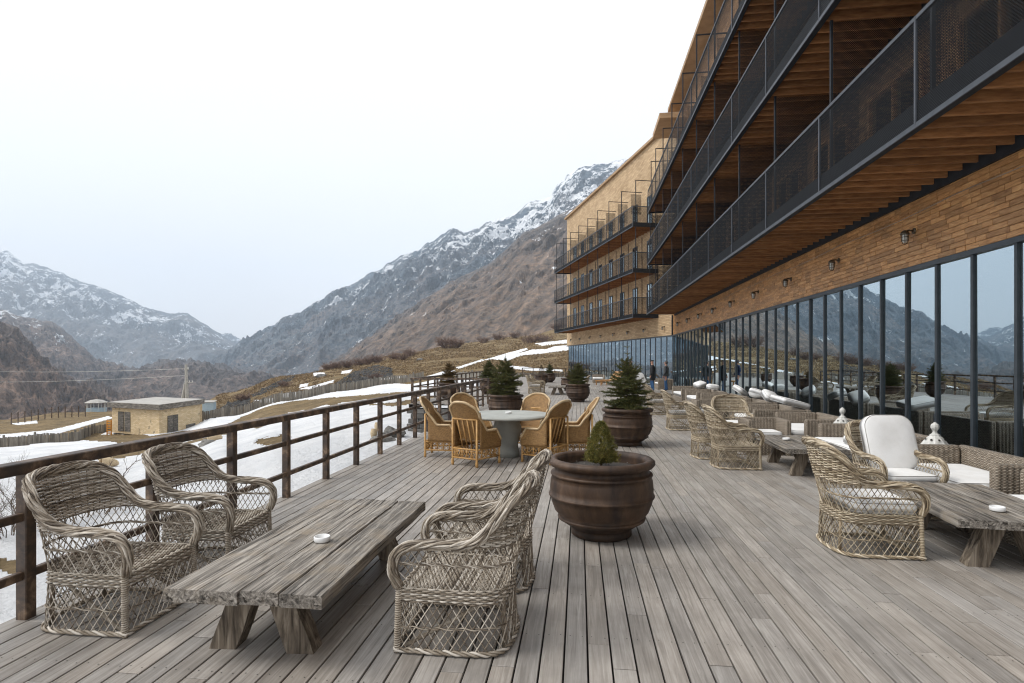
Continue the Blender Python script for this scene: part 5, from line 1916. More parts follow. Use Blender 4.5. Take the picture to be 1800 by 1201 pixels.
# ---- box weave sofas ------------------------------------------------------------------
m_kubu = weave_mat("grey_kubu_weave", (0.225, 0.18, 0.135), (0.46, 0.405, 0.33), .026, contrast=.6)
RIB = .058
def rib_panel(name, L, T, H, parent, loc, rz=0.0, top=True):
    """upright woven panel: rounded vertical ribs round a rectangle, soft top edge; length along x, base centre at loc"""
    nl, nt = max(2, round(L / RIB)), max(1, round(T / RIB))
    pts = []
    def side(p0, p1, n, nx, ny):
        for i in range(n):
            for k in range(4):
                t = (i + k / 4) / n
                bulge = .012 * abs(math.sin(math.pi * (k / 4))) - .002
                pts.append((p0[0] + (p1[0] - p0[0]) * t + nx * bulge, p0[1] + (p1[1] - p0[1]) * t + ny * bulge))
    a, c = L / 2 - .012, T / 2 - .012
    side((-a, -c), (a, -c), nl, 0, -1); side((a, -c), (a, c), nt, 1, 0); side((a, c), (-a, c), nl, 0, 1); side((-a, c), (-a, -c), nt, -1, 0)
    O = np.array(pts)
    per = np.concatenate([[0], np.cumsum(np.linalg.norm(np.diff(np.vstack([O, O[:1]]), axis=0), axis=1))])
    n = len(O)
    lv = [(0, 0), (H - .03, 0), (H - .010, -.008), (H, -.028)]
    V, UV = [], []
    for z, ins in lv:
        sx_, sy_ = (L / 2 + ins) / (L / 2), (T / 2 + ins) / (T / 2)
        V.append(np.concatenate([O * np.array([sx_, sy_]), np.full((n, 1), z)], 1))
    V = np.array(V)
    me = bpy.data.meshes.new(name)
    fs, uvs = [], []
    for i in range(len(lv) - 1):
        for j in range(n):
            k = (j + 1) % n
            fs.append((i * n + j, i * n + k, (i + 1) * n + k, (i + 1) * n + j))
            z0, z1 = lv[i][0] - lv[i][1], lv[i + 1][0] - lv[i + 1][1]
            uvs += [(per[j], z0), (per[j + 1], z0), (per[j + 1], z1), (per[j], z1)]
    fs.append(tuple((len(lv) - 1) * n + j for j in range(n)))
    uvs += [(O[j][0], O[j][1]) for j in range(n)]
    me.from_pydata(V.reshape(-1, 3).tolist(), [], fs)
    uvl = me.uv_layers.new(name="UVMap")
    uvl.data.foreach_set("uv", np.array(uvs, np.float32).ravel())
    me.polygons.foreach_set("use_smooth", [True] * len(me.polygons))
    me.materials.append(m_kubu)
    return obj(name, me, parent, loc, rz)
SH = .62
def make_sofa(label, x0, x1, y0, y1, arms=(1, 1), arm_x0=None, cush=True, rz=0.0, backc=0, name="wicker_sofa"):
    """sofa facing -X: back at x1, arms at y0 / y1"""
    cx, cy = (x0 + x1) / 2, (y0 + y1) / 2
    root = thing(name, label, "sofa", (cx, cy, 0), rz, "boxy wicker sofas along the glass")
    D, W = x1 - x0, y1 - y0
    ax = (arm_x0 if arm_x0 is not None else x0) - cx
    rib_panel("backrest", W, .11, SH, root, (D / 2 - .055, 0, 0), math.pi / 2)
    for s_, on in ((-1, arms[0]), (1, arms[1])):
        if on:
            rib_panel("armrest", D / 2 - .112 - ax, .11, SH, root, ((ax + D / 2 - .112) / 2, s_ * (W / 2 - .055), 0))
    iw = W - .13 * (arms[0] + arms[1]) - .0
    rib_panel("seat_base", D - .125, iw - .005, .25, root, (-.058, 0 + .06 * (arms[0] - arms[1]), 0))
    if cush:
        c = make_cushion("seat_cushion", D - .16, iw - .02, .14, .015, .05, None, root)
        c.location = (-.05, .06 * (arms[0] - arms[1]), .26)
    return root
make_sofa("wicker sofa at the right edge, only its white cushion corner in view", 3.86, 4.78, 4.55, 6.02, (1, 1), 4.2)
make_sofa("wicker sofa with a wide white seat, nearest the lantern on the right", 3.84, 4.78, 6.20, 7.70, (1, 1), 4.12)
make_sofa("wicker sofa behind the armchair with the tall cushion", 3.82, 4.86, 8.28, 10.12, (1, 1), 3.98)
make_sofa("wicker corner sofa behind the brown slab table, holding the white lantern", 3.82, 4.90, 10.66, 12.30, (1, 1), 4.0)
make_sofa("wicker sofa with a tilted white mattress on its back", 3.72, 4.92, 12.75, 14.55, (1, 1))
make_sofa("wicker armchair, boxy, facing the camera behind the brown slab table", 3.0, 3.66, 10.42, 11.17, (1, 1), rz=math.pi / 2, name="box_armchair")
make_sofa("boxy wicker armchair beyond the brown backed chair", 3.12, 3.80, 15.6, 16.35, (1, 1), rz=math.pi / 2, name="box_armchair")
far_labels = ["wicker sofa third from the far end, with two loose cushions", "wicker sofa second from the far end", "wicker sofa with a folded pillow near the standing men", "last wicker sofa before the standing men"]
for lab, (ya, yb) in zip(far_labels, ((15.0, 16.9), (17.4, 19.3), (19.9, 22.0), (22.8, 25.0))):
    make_sofa(lab, 3.95, 4.98, ya, yb, (1, 1), 3.95)
make_sofa("boxy wicker seat behind the standing men", 4.6, 5.5, 34.2, 36.0, (1, 1), None, True)
make_sofa("pale daybed by the far glazing", 1.05, 2.0, 44.5, 46.4, (0, 1), None, True)
# loose cushions on backs
put_cushion(.60, .75, .12, (4.62, 13.25, .70), (R(4), R(14), .1), "white mattress tilted over the back of a sofa", .01, .06)
for (x, y, z, rx, ry, rz_, lab) in ((4.86, 15.35, .66, .5, .35, .2, "puffy white cushion on a sofa back, nearest of three"), (4.88, 16.5, .66, -.4, .3, -.5, "puffy white cushion on a sofa back, middle of three"),
                                    (4.90, 18.3, .66, .4, .5, .6, "puffy white cushion on a sofa back, farthest of three"), (4.70, 22.95, .66, .2, -.3, .4, "folded white pillow standing on a far sofa"),
                                    (4.80, 21.3, .63, .05, .1, .1, "flat white cushion on a far sofa back")):
    put_cushion(.40, .42, .13, (x, y, z + .03), (rx, ry, rz_), lab, .05, .09)
put_cushion(.5, .85, .11, (4.22, 8.75, .415), (0, R(3), .05), "spare white cushion lying on the sofa seat by the slab table", .03, .08)

# ---- white lanterns -------------------------------------------------------------------
m_white = simple_mat("chalky_white_paint", [(0.3, (0.45, 0.45, 0.42)), (0.7, (0.72, 0.71, 0.68))], 18, rough=.7, bump=.2, rvar=0, kind='object')
lan = thing("lantern", "proto", "lantern")
b = MB()
for sx in (-1, 1):
    for sy in (-1, 1):
        b.box(sx * .13 - .012, sx * .13 + .012, sy * .13 - .012, sy * .13 + .012, .03, .55)
b.box(-.15, .15, -.15, .15, 0, .03); b.box(-.15, .15, -.15, .15, .55, .57)
b.build("lantern_frame", m_white, lan)
b = MB(); b.box(-.128, .128, -.128, .128, .031, .549); b.build("lantern_pane", m_glass, lan)
b = MB(); b.lathe([(.205, .64), (.207, .652), (.19, .672), (.15, .72), (.105, .765), (.075, .785), (.072, .80), (.05, .81), (.035, .825), (.03, .845), (.038, .86), (.058, .885), (.062, .91), (.055, .935), (.035, .95), (.02, .958), (.018, .97), (.001, .972)], 8, c=(0, 0, -.07))
b.build("lantern_roof", m_white, lan)
b = MB()
for a in np.arange(8) * math.pi / 4 + math.pi / 8:
    c = np.array((.128 * math.cos(a), .128 * math.sin(a), .668))
    t1_, t2_ = np.array((-math.sin(a), math.cos(a), 0)), np.array((-math.cos(a) * .7, -math.sin(a) * .7, .7))
    b.add([c + .018 * (math.cos(q) * t1_ + math.sin(q) * t2_) + np.array((math.cos(a), math.sin(a), 0)) * .012 for q in np.arange(10) * .628], [tuple(range(10))], .5)
b.build("vent_hole", m_gap, lan)
b = MB(); b.tube([(.035 * math.cos(a) * .6, 0, 0.95 + .055 * math.sin(a)) for a in np.linspace(-1.9, 5.0, 22)], .005, 6, cap=True)
b.build("handle", m_rail, lan, True)
place(lan, (4.60, 8.00, 0), .3, "white octagonal roofed lantern with a wire handle, behind the nearest sofa", "white lanterns")
place(lan, (4.50, 10.39, 0), .1, "white lantern with a ball finial between the middle sofas", "white lanterns")

for o in [q for q in bpy.data.objects if q.name.startswith('lantern') and q.parent is None]:
    o.scale = (.78, .78, .96)

# ---- wooden loungers by the far glazing ----------------------------------------------
m_teak = simple_mat("orange_teak", [(0.3, (0.34, 0.17, 0.06)), (0.7, (0.52, 0.29, 0.11))], 5, (1, 5, 5), .55, .2, .005, .2, 'object')
lou = thing("wooden_lounger", "proto", "lounger")
b = MB()
for s_ in (-.3, .3):
    b.box(s_ - .02, s_ + .02, -.9, .9, .26, .33)
b.build("lounger_frame", m_teak, lou)
for s_ in (-.3, .3):
    for y in (-.8, .75):
        q = MB(); q.box(s_ - .025, s_ + .025, y - .03, y + .03, 0, .26); q.build("leg", m_teak, lou)
for i in range(9):
    q = MB(); q.box(-.28, .28, -.88 + i * .12, -.79 + i * .12, .332, .352); q.build("slat", m_teak, lou)
mt = Matrix.Translation((0, .22, .34)) @ Matrix.Rotation(R(48), 4, 'X')
for i in range(7):
    q = MB(); q.box(-.28, .28, .0 + i * .12, .09 + i * .12, 0, .02, None, mt); q.build("back_slat", m_teak, lou)
place(lou, (2.05, 40.6, 0), R(-60), "orange wooden lounger by the far glazing, nearer of two", "wooden loungers")
place(lou, (2.5, 42.0, 0), R(-60), "orange wooden lounger by the far glazing, farther of two", "wooden loungers")
for x, y, lab in ((3.35, 34.6, "beige lounger cushion standing left of the man in the black coat"), (3.75, 35.2, "beige lounger cushion leaning beside the other one")):
    put_cushion(.5, .95, .1, (x, y, .55), (R(55), 0, .5), lab, .02, .2)

# ================================================================== PEOPLE
def person(label, loc, rz, coat, legs_m, skin, hairm, H=1.74, long_coat=False, cap=False, arm=0.0, vest=None):
    root = thing("person", label, "person", loc, rz)
    k = H / 1.74
    J = {'pel': (0, 0, .95), 'wst': (0, -.01, 1.08), 'chs': (0, 0, 1.28), 'nkb': (0, -.01, 1.45), 'nk': (0, .01, 1.52), 'hd': (0, .02, 1.63), 'top': (0, .01, 1.73)}
    rad = {'pel': (.165, .125), 'wst': (.155, .12), 'chs': (.185, .13), 'nkb': (.10, .085), 'nk': (.055, .058), 'hd': (.076, .092), 'top': (.055, .065)}
    E = [('pel', 'wst'), ('wst', 'chs'), ('chs', 'nkb'), ('nkb', 'nk'), ('nk', 'hd'), ('hd', 'top')]
    for s_, n in ((1, 'r'), (-1, 'l')):
        J.update({'hip' + n: (s_ * .10, 0, .86), 'kn' + n: (s_ * .11, .02 + s_ * .05, .50), 'an' + n: (s_ * .115, -.02 + s_ * .07, .09), 'to' + n: (s_ * .13, .12 + s_ * .07, .045)})
        rad.update({'hip' + n: (.105, .105), 'kn' + n: (.068, .068), 'an' + n: (.05, .05), 'to' + n: (.046, .035)})
        E += [('pel', 'hip' + n), ('hip' + n, 'kn' + n), ('kn' + n, 'an' + n), ('an' + n, 'to' + n)]
        J.update({'sh' + n: (s_ * .20, 0, 1.40), 'el' + n: (s_ * .26, -.04, 1.12), 'wr' + n: (s_ * .25, .06 + arm, .90), 'ha' + n: (s_ * .245, .09 + arm, .82)})
        rad.update({'sh' + n: (.075, .075), 'el' + n: (.052, .052), 'wr' + n: (.036, .036), 'ha' + n: (.038, .028)})
        E += [('chs', 'sh' + n), ('sh' + n, 'el' + n), ('el' + n, 'wr' + n), ('wr' + n, 'ha' + n)]
        for fi, (dx, dl) in enumerate(((-.022, .06), (-.008, .075), (.008, .07), (.02, .055))):
            nm = 'f%d%s' % (fi, n)
            J[nm] = (s_ * .24, .10 + dx + arm, .82 - dl); rad[nm] = (.009, .009); E.append(('ha' + n, nm))
        J['th' + n] = (s_ * .215, .125 + arm, .80); rad['th' + n] = (.011, .011); E.append(('ha' + n, 'th' + n))
    names = list(J)
    me = bpy.data.meshes.new("body")
    me.from_pydata([tuple(c * k for c in J[n]) for n in names], [(names.index(a), names.index(b_)) for a, b_ in E], [])
    o = obj("body", me, root)
    md = o.modifiers.new("skin", 'SKIN')
    if not me.skin_vertices:
        bpy.context.view_layer.objects.active = o
    for i, n in enumerate(names):
        me.skin_vertices[0].data[i].radius = tuple(r * k for r in rad[n])
        me.skin_vertices[0].data[i].use_root = (n == 'pel')
    md.use_smooth_shade = True
    sb_ = o.modifiers.new("sub", 'SUBSURF'); sb_.levels = 1; sb_.render_levels = 1
    dg = bpy.context.evaluated_depsgraph_get()
    m2 = bpy.data.meshes.new_from_object(o.evaluated_get(dg))
    o.modifiers.clear()
    o.data = m2
    for mt_ in (skin, coat, legs_m, m_shoe, vest or coat):
        m2.materials.append(mt_)
    for p in m2.polygons:
        c = p.center / k
        if c.z > 1.475: mi = 0
        elif abs(c.x) > .17 and c.z < .885: mi = 0
        elif c.z < .085: mi = 3
        elif c.z < .93 and abs(c.x) < .215: mi = 2
        else: mi = 4 if (abs(c.x) < .15 and vest) else 1
        p.material_index = mi
        p.use_smooth = True
    # hair or cap, nose, ears
    b = MB()
    if cap:
        b.lathe([(.001, 1.765), (.06, 1.76), (.098, 1.735), (.103, 1.71), (.088, 1.695), (.001, 1.70)], 18, c=(0, .005, 0))
        b.tube([(-.06, .10, 1.70), (0, .135, 1.695), (.06, .10, 1.70)], .014, 5)
        V_ = [v_ * k for v_ in b.v]; b.v = V_
        b.build("cap", hairm, root, True)
    else:
        pr = [(.001, 1.752), (.05, 1.745), (.082, 1.715), (.092, 1.67), (.088, 1.62), (.07, 1.58)]
        b.lathe(pr, 18, c=(0, -.012, 0))
        V_ = b.v[0]; fm = (V_[:, 1] > .055) & (V_[:, 2] < 1.70); V_[fm, 1] = .05
        b.v = [V_ * k]
        b.build("hair", hairm, root, True)
    b = MB()
    b.tube([(0, .100, 1.66), (0, .122, 1.625), (0, .105, 1.615)], [.010, .014, .008], 5)
    for s_ in (-1, 1):
        b.tube([(s_ * .082, 0, 1.66), (s_ * .09, -.008, 1.64), (s_ * .082, 0, 1.60)], [.008, .014, .007], 5)
    b.v = [v_ * k for v_ in b.v]
    b.build("nose_and_ears", skin, root, True)["kind"] = "stuff"
    b = MB()
    for s_ in (-1, 1):
        b.tube([(s_ * .032 - .012, .100, 1.645), (s_ * .032 + .012, .100, 1.645)], .008, 5)
    b.tube([(-.022, .104, 1.575), (.022, .104, 1.575)], .006, 5)
    b.v = [v_ * k for v_ in b.v]
    b.build("face", hairm, root, True)["kind"] = "stuff"
    # coat shell
    b = MB()
    zb = .62 if long_coat else .86
    lv = [(.215, zb), (.205, .98), (.192, 1.08), (.205, 1.25), (.20, 1.36), (.14, 1.44), (.075, 1.49)]
    n = 22
    V_ = np.array([[(r * math.cos(a) * (1.0), r * .74 * math.sin(a), z) for a in np.arange(n) * 2 * math.pi / n] for r, z in lv])
    i = np.arange(len(lv) - 1)[:, None]; j = np.arange(n)[None, :]
    q = np.stack([i * n + j, i * n + (j + 1) % n, (i + 1) * n + (j + 1) % n, (i + 1) * n + j], -1).reshape(-1, 4)
    b.add(V_.reshape(-1, 3) * k, q, .5)
    b.build("coat", vest or coat, root, True)
    return root
m_skin = simple_mat("skin", [(0.3, (0.42, 0.22, 0.15)), (0.7, (0.50, 0.28, 0.20))], 6, rough=.5, bump=0, rvar=0)
m_shoe = simple_mat("dark_shoe", [(0.3, (0.02, 0.018, 0.016)), (0.7, (0.04, 0.036, 0.03))], 6, bump=0, rvar=0)
m_blk = simple_mat("black_wool", [(0.3, (0.008, 0.008, 0.010)), (0.7, (0.018, 0.018, 0.02))], 30, bump=.1, rvar=0)
m_jean = simple_mat("blue_denim", [(0.3, (0.02, 0.075, 0.19)), (0.7, (0.05, 0.14, 0.30))], 30, bump=.1, rvar=0)
m_jeand = simple_mat("dark_denim", [(0.3, (0.02, 0.05, 0.13)), (0.7, (0.035, 0.085, 0.2))], 30, bump=.1, rvar=0)
m_vest = simple_mat("grey_quilted_vest", [(0.3, (0.06, 0.068, 0.07)), (0.7, (0.10, 0.11, 0.112))], 20, bump=.2, rvar=0)
m_jkt = simple_mat("charcoal_jacket", [(0.3, (0.025, 0.028, 0.034)), (0.7, (0.045, 0.05, 0.058))], 20, bump=.1, rvar=0)
m_hair = simple_mat("grey_hair", [(0.3, (0.05, 0.045, 0.042)), (0.7, (0.10, 0.09, 0.085))], 40, bump=.1, rvar=0)
m_hat = simple_mat("black_cap", [(0.3, (0.010, 0.010, 0.012)), (0.7, (0.02, 0.02, 0.022))], 40, bump=.1, rvar=0)
m_navy = simple_mat("navy_puffer", [(0.3, (0.012, 0.022, 0.06)), (0.7, (0.025, 0.045, 0.10))], 25, bump=.1, rvar=0)
person("man in a black coat, black cap and jeans standing by the glass", (4.06, 32.4, 0), R(75), m_blk, m_jean, m_skin, m_hat, 1.72, True, True)
person("man in a grey vest over a charcoal jacket and blue jeans", (4.86, 32.8, 0), R(70), m_jkt, m_jean, m_skin, m_hair, 1.68, False, False, .03, m_vest)
person("man in a navy jacket mostly hidden by the big spruce", (2.95, 33.6, 0), R(-100), m_navy, m_jeand, m_skin, m_hair, 1.74, False, False)

# ================================================================== BEYOND THE TERRACE
# ---- stone hut ------------------------------------------------------------------------
m_hut = NT("pale_ledge_stone")
_v = m_hut.coords('object', (1, 1, 1), False)
_sx = m_hut.n("SeparateXYZ"); m_hut.l(_v, _sx.inputs[0])
_cb = m_hut.n("CombineXYZ")
m_hut.l(m_hut.math('ADD', _sx.outputs[0], _sx.outputs[1]), _cb.inputs[0]); m_hut.l(_sx.outputs[2], _cb.inputs[1])
_br = m_hut.n("TexBrick")
for k_, v_ in (('Scale', 1.0), ('Brick Width', .62), ('Row Height', .13), ('Mortar Size', .012), ('Bias', 0.0)):
    _br.inputs[k_].default_value = v_
_br.inputs['Color1'].default_value = (0.60, 0.45, 0.26, 1); _br.inputs['Color2'].default_value = (0.76, 0.61, 0.40, 1); _br.inputs['Mortar'].default_value = (0.36, 0.28, 0.18, 1)
m_hut.l(_cb.outputs[0], _br.inputs['Vector'])
_n = m_hut.noise(_v, 0.9, 6, .65)
_c = m_hut.mix(m_hut.ramp(_n, [(0.60, 0.0), (0.68, 0.8)]), _br.outputs['Color'], (0.09, 0.08, 0.07))
m_hut.principled(_c, .85, m_hut.bump(_br.outputs['Fac'], .5, -.03), 0, .2)
m_hut = m_hut.m
m_grey_wood = simple_mat("weathered_grey_boards", [(0.36, (0.055, 0.05, 0.042)), (0.52, (0.13, 0.115, 0.098)), (0.68, (0.24, 0.215, 0.185))], 1.6, (1, 1, 6), .85, .4, .02, .5)
m_fenceb = simple_mat("weathered_fence_pale", [(0.3, (0.13, 0.118, 0.10)), (0.55, (0.22, 0.20, 0.17)), (0.8, (0.32, 0.295, 0.255))], 2.0, (4, 4, .6), .85, .3, .01, .7)
m_felt = simple_mat("grey_roof_felt", [(0.3, (0.30, 0.285, 0.26)), (0.7, (0.44, 0.42, 0.39))], 1.2, bump=.1, rvar=0)
hc = at(280, 768, 67.5)                       # visible corner of the hut
hz0 = ground_z(hc.x, hc.y) - .25
ha = at(197, 764, 71.5); hb2 = at(352, 748, 77)
def hut():
    root = thing("stone_hut", "flat roofed pale stone hut with grey board fascia in the snow", "hut", (hc.x, hc.y, hz0))
    d1 = Vector((ha.x - hc.x, ha.y - hc.y, 0)); L1 = d1.length; d1.normalize()
    d2 = Vector((hb2.x - hc.x, hb2.y - hc.y, 0)); L2 = d2.length; d2.normalize()
    root.rotation_euler = (0, 0, math.atan2(d2.y, d2.x))
    # local: x along right wall, other wall along angle
    a = math.atan2(d1.y, d1.x) - math.atan2(d2.y, d2.x)
    e = Vector((math.cos(a), math.sin(a), 0))
    P = lambda u, v, z, g=0.0: (u + e.x * v, e.y * v, z)
    H = 3.2
    def prism(mb, u0, u1, v0, v1, z0, z1):
        v = [P(u, w, z) for z in (z0, z1) for u, w in ((u0, v0), (u1, v0), (u1, v1), (u0, v1))]
        mb.add(v, [(0, 1, 2, 3), (7, 6, 5, 4), (4, 5, 1, 0), (5, 6, 2, 1), (6, 7, 3, 2), (7, 4, 0, 3)] if e.y > 0 else [(3, 2, 1, 0), (4, 5, 6, 7), (0, 1, 5, 4), (1, 2, 6, 5), (2, 3, 7, 6), (3, 0, 4, 7)], .5)
    b = MB(); prism(b, 0, L2, 0, L1, 0, H); b.build("wall", m_hut, root)
    b = MB(); prism(b, -.5, L2 + .5, -.5, L1 + .5, H, H + .62); b.build("fascia", m_grey_wood, root)
    b = MB(); prism(b, -.35, L2 + .35, -.35, L1 + .35, H + .621, H + .65); b.build("roof", m_felt, root)
    for (u0, u1, z0, z1) in ((L2 * .18, L2 * .42, .15, 2.3),):
        for h_ in (0, 1):
            m_ = (u0 + u1) / 2
            q = MB(); prism(q, (u0, m_ + .04)[h_], (m_ - .04, u1)[h_], -.08, .0, z0, z1); q.build("door", m_grey_wood, root)
    for h_ in (0, 1):
        q = MB(); prism(q, -.08, 0, (L1 * .60, L1 * .74)[h_], (L1 * .72, L1 * .86)[h_], .3, 2.7); q.build("door", m_grey_wood, root)
    q = MB(); prism(q, L2 * .62, L2 * .86, -.06, 0, .1, .75); q.build("vent_grille", m_grey_wood, root)
hut()

# ---- plank fences of single pales, far off --------------------------------------------
def plank_fence(label, pts, h=1.25, pw=.16, jag=.06):
    W = [Vector((p[0], p[1], 0)) for p in pts]
    root = thing("plank_fence", label, "fence", (W[0].x, W[0].y, ground_z(W[0].x, W[0].y)), 0, "weathered plank fences")
    rf = random.Random(len(label))
    b = MB()
    o = root.location
    pb_ = MB()
    for p, q in zip(W[:-1], W[1:]):
        d = q - p; L = d.length; d.normalize()
        nrm = Vector((-d.y, d.x, 0))
        t = 0
        while t < L:
            c = p + d * t
            gz_ = ground_z(c.x, c.y)
            hh = h * (1 + rf.uniform(-jag, jag)) 
            m = Matrix.Translation((c.x - o.x, c.y - o.y, gz_ - o.z - .1)) @ Matrix.Rotation(math.atan2(d.y, d.x), 4, 'Z') @ Matrix.Rotation(rf.uniform(-.04, .04), 4, 'Y')
            b.box(0, pw * rf.uniform(.93, 1.0), -.012, .012, 0, hh, rf.random(), m)
            t += pw
        t = 0
        while t < L:
            c = p + d * t
            gz_ = ground_z(c.x, c.y)
            q_ = MB(); q_.box(-.07, .07, .02, .16, -.1, h * 1.12, .3)
            q_.build("post", m_fenceb, root).location = (c.x - o.x, c.y - o.y, gz_ - o.z)
            t += 3.4
    tag(b.build("pales", m_fenceb, root), None, None, None, "stuff")
    return root
def gp(px, d):
    u = (px - CX) / F * d
    return (CO * u - SI * d, SI * u + CO * d)
plank_fence("grey plank fence running right of the stone hut up the snow slope", [gp(356, 80), gp(400, 80), gp(450, 82), gp(510, 84), gp(560, 87), gp(620, 90), gp(690, 93), gp(745, 93)], 1.35)
plank_fence("dark plank fence left of the stone hut along the snow", [gp(-60, 59), gp(60, 60), gp(140, 62), gp(165, 73), gp(195, 75)], 1.15)
plank_fence("pale plank fence climbing behind the rust brown spruce", [gp(800, 78), gp(850, 68), gp(900, 64), gp(1000, 66)], 1.1)
# wire and post fence on the left
rf = thing("post_fence", "rusty post fence on the grass bank above the snow at the left", "fence", (*gp(40, 110), ground_z(*gp(40, 110))))
for i, px in enumerate(np.linspace(20, 150, 12)):
    x, y = gp(px, 112 + i * 1.5)
    q = MB(); q.box(-.07, .07, -.07, .07, -.3, 2.4, .5)
    q.build("post", m_railwood, rf).location = (x - rf.location.x, y - rf.location.y, ground_z(x, y) - rf.location.z)
q = MB()
for zz in (.6, 1.2, 1.9):
    q.tube([(gp(px, 112 + i * 1.5)[0] - rf.location.x, gp(px, 112 + i * 1.5)[1] - rf.location.y, ground_z(*gp(px, 112 + i * 1.5)) - rf.location.z + zz) for i, px in enumerate(np.linspace(20, 150, 12))], .025, 4)
q.build("wires", m_railwood, rf)

# ---- small buildings and clutter ------------------------------------------------------
m_blue = simple_mat("pale_blue_metal", [(0.3, (0.33, 0.42, 0.48)), (0.7, (0.42, 0.52, 0.58))], 4, bump=.05, rvar=0)
x, y = gp(368, 92)
bx_ = thing("metal_cabinet", "pale blue metal cabinet with small doors right of the hut", "cabinet", (x, y, ground_z(x, y)), .25)
b = MB(); b.cbox(-.85, .85, -.6, .6, 0, 1.95, .03); b.build("body", m_blue, bx_)
for s_ in (-.42, .42):
    b = MB(); b.cbox(s_ - .36, s_ + .36, -.64, -.605, .25, 1.0, .01); b.build("door", m_blue, bx_)
b = MB(); b.add([(-.95, -.7, 1.95), (.95, -.7, 1.95), (.95, .7, 2.15), (-.95, .7, 2.15), (-.95, -.7, 2.0), (.95, -.7, 2.0), (.95, .7, 2.2), (-.95, .7, 2.2)], [(3, 2, 1, 0), (4, 5, 6, 7), (0, 1, 5, 4), (1, 2, 6, 5), (2, 3, 7, 6), (3, 0, 4, 7)]); b.build("roof", m_felt, bx_)
x, y = gp(169, 142)
kz = ground_z(x, y)
ko = thing("garden_pavilion", "small pale green pavilion with a low metal roof beyond the hut", "pavilion", (x, y, kz), .2)
b = MB(); b.box(-1.7, 1.7, -1.5, 1.5, 0, 1.0, .5); b.build("wall", m_blue, ko)
b = MB(); b.lathe([(2.5, 2.3), (2.55, 2.4), (1.3, 3.0), (.001, 3.2)], 8); b.build("roof", m_felt, ko)
for i in range(8):
    a = i * math.pi / 4
    q = MB(); q.tube([(2.0 * math.cos(a), 2.0 * math.sin(a), 0), (2.0 * math.cos(a), 2.0 * math.sin(a), 2.35)], .08, 5); q.build("post", m_white, ko)
m_or = simple_mat("orange_paint", [(0.3, (0.55, 0.22, 0.03)), (0.7, (0.66, 0.30, 0.05))], 4, bump=0, rvar=.3)
x, y = gp(192, 70)
st_ = thing("orange_ladder", "short orange ladder like stand against the hut's left corner", "ladder", (x, y, ground_z(x, y)), .1)
for s_ in (-.26, .26):
    q = MB(); q.box(s_ - .05, s_ + .05, -.05, .05, 0, 1.9); q.build("rail", m_or, st_)
for i in range(6):
    q = MB(); q.box(-.26, .26, -.09, -.055, .2 + i * .29, .36 + i * .29); q.build("rung", m_or, st_)
# utility pole: two leaning legs with crossarms
m_concp = simple_mat("pole_concrete", [(0.3, (0.32, 0.31, 0.28)), (0.7, (0.46, 0.44, 0.40))], 3, bump=.1, rvar=0)
x, y = gp(327, 100)
up = thing("utility_pole", "pale concrete utility pole with a leaning brace behind the hut", "pole", (x, y, ground_z(x, y)))
gz_ = ground_z(x, y)
zt = HC - (641 - HY) / F * 100 - gz_
b = MB(); b.tube([(.3, 0, -.5), (.0, 0, zt)], [.36, .22], 6); b.build("pole_shaft", m_concp, up)
b = MB(); b.tube([(-1.5, .2, -.5), (-.1, 0, zt * .66)], [.34, .25], 6); b.build("pole_brace", m_concp, up)
for zz, l in ((zt - .9, .55), (zt * .66, 1.3)):
    b = MB(); b.box(-.35 if l < 1 else -.2, l, -.08, .08, zz, zz + .16); b.build("crossarm", m_concp, up)
    for q_ in (-.2, l * .5, l - .1):
        b = MB(); b.tube([(q_, 0, zz + .16), (q_, 0, zz + .42)], [.07, .05], 6); b.build("insulator", m_white, up)
# clay jars lying in the snow
m_clay = simple_mat("pale_clay", [(0.3, (0.40, 0.30, 0.18)), (0.7, (0.55, 0.44, 0.29))], 6, bump=.25, bdist=.02, rvar=.2, kind='object')
jar_b = MB(); jar_b.lathe([(.001, -.55), (.12, -.53), (.22, -.38), (.31, -.1), (.33, .12), (.29, .33), (.24, .45), (.26, .50), (.24, .52), (.20, .48), (.21, .40), (.24, .2), (.2, -.1), (.001, -.2)], 24)
jar_me = jar_b.mesh("clay_jar", m_clay, True)
JARS = [(192, 824, (R(75), 0, R(-25)), .8, "clay jar lying in the snow, mouth towards the camera"), (184, 815, (R(95), 0, R(70)), .85, "clay jar lying behind the front one in the snow"),
        (378, 777, (R(80), 0, R(-50)), .8, "clay jar lying beside a grey rock in the snow"), (456, 754, (R(85), 0, R(-30)), 1.15, "clay jar lying open on the turf edge beyond the rail"),
        (441, 754, (R(85), 0, R(110)), 1.1, "clay jar with its base turned, left of the open one"),
        (657, 777, (0, 0, 0), .36, "small upright clay planter in the snow by the stair"), (663, 762, (0, 0, 0), .34, "small clay planter nearer the stair rail")]
for px, py, rot, sc_, lab in JARS:
    p, d_ = ground_at(px, py, 8)
    o = obj("clay_jar", jar_me, None, (p.x, p.y, p.z + .12 + (.24 if rot[0] else .42) * sc_))
    o.rotation_euler = rot; o.scale = (sc_,) * 3
    tag(o, lab, "jar", "clay jars in the snow")
rock_b = MB()
_a = np.random.RandomState(3)
uu, vv_ = np.meshgrid(np.linspace(0, 2 * math.pi, 25), np.linspace(-math.pi / 2, math.pi / 2, 13), indexing='ij')
sph = np.stack([np.cos(uu) * np.cos(vv_), np.sin(uu) * np.cos(vv_), np.sin(vv_)], -1)
def rock_mesh(seed):
    r = 1 + .45 * fbm(sph[..., 0] * 1.3 + seed, sph[..., 1] * 1.3, sph[..., 2] * 1.3, 4)
    b_ = MB(); b_.grid(sph * r[..., None] * np.array([.5, .38, .25]), .5, flip=True)
    return b_.mesh("rock", m_stone)
rk = [rock_mesh(s_ * 7.1) for s_ in range(3)]
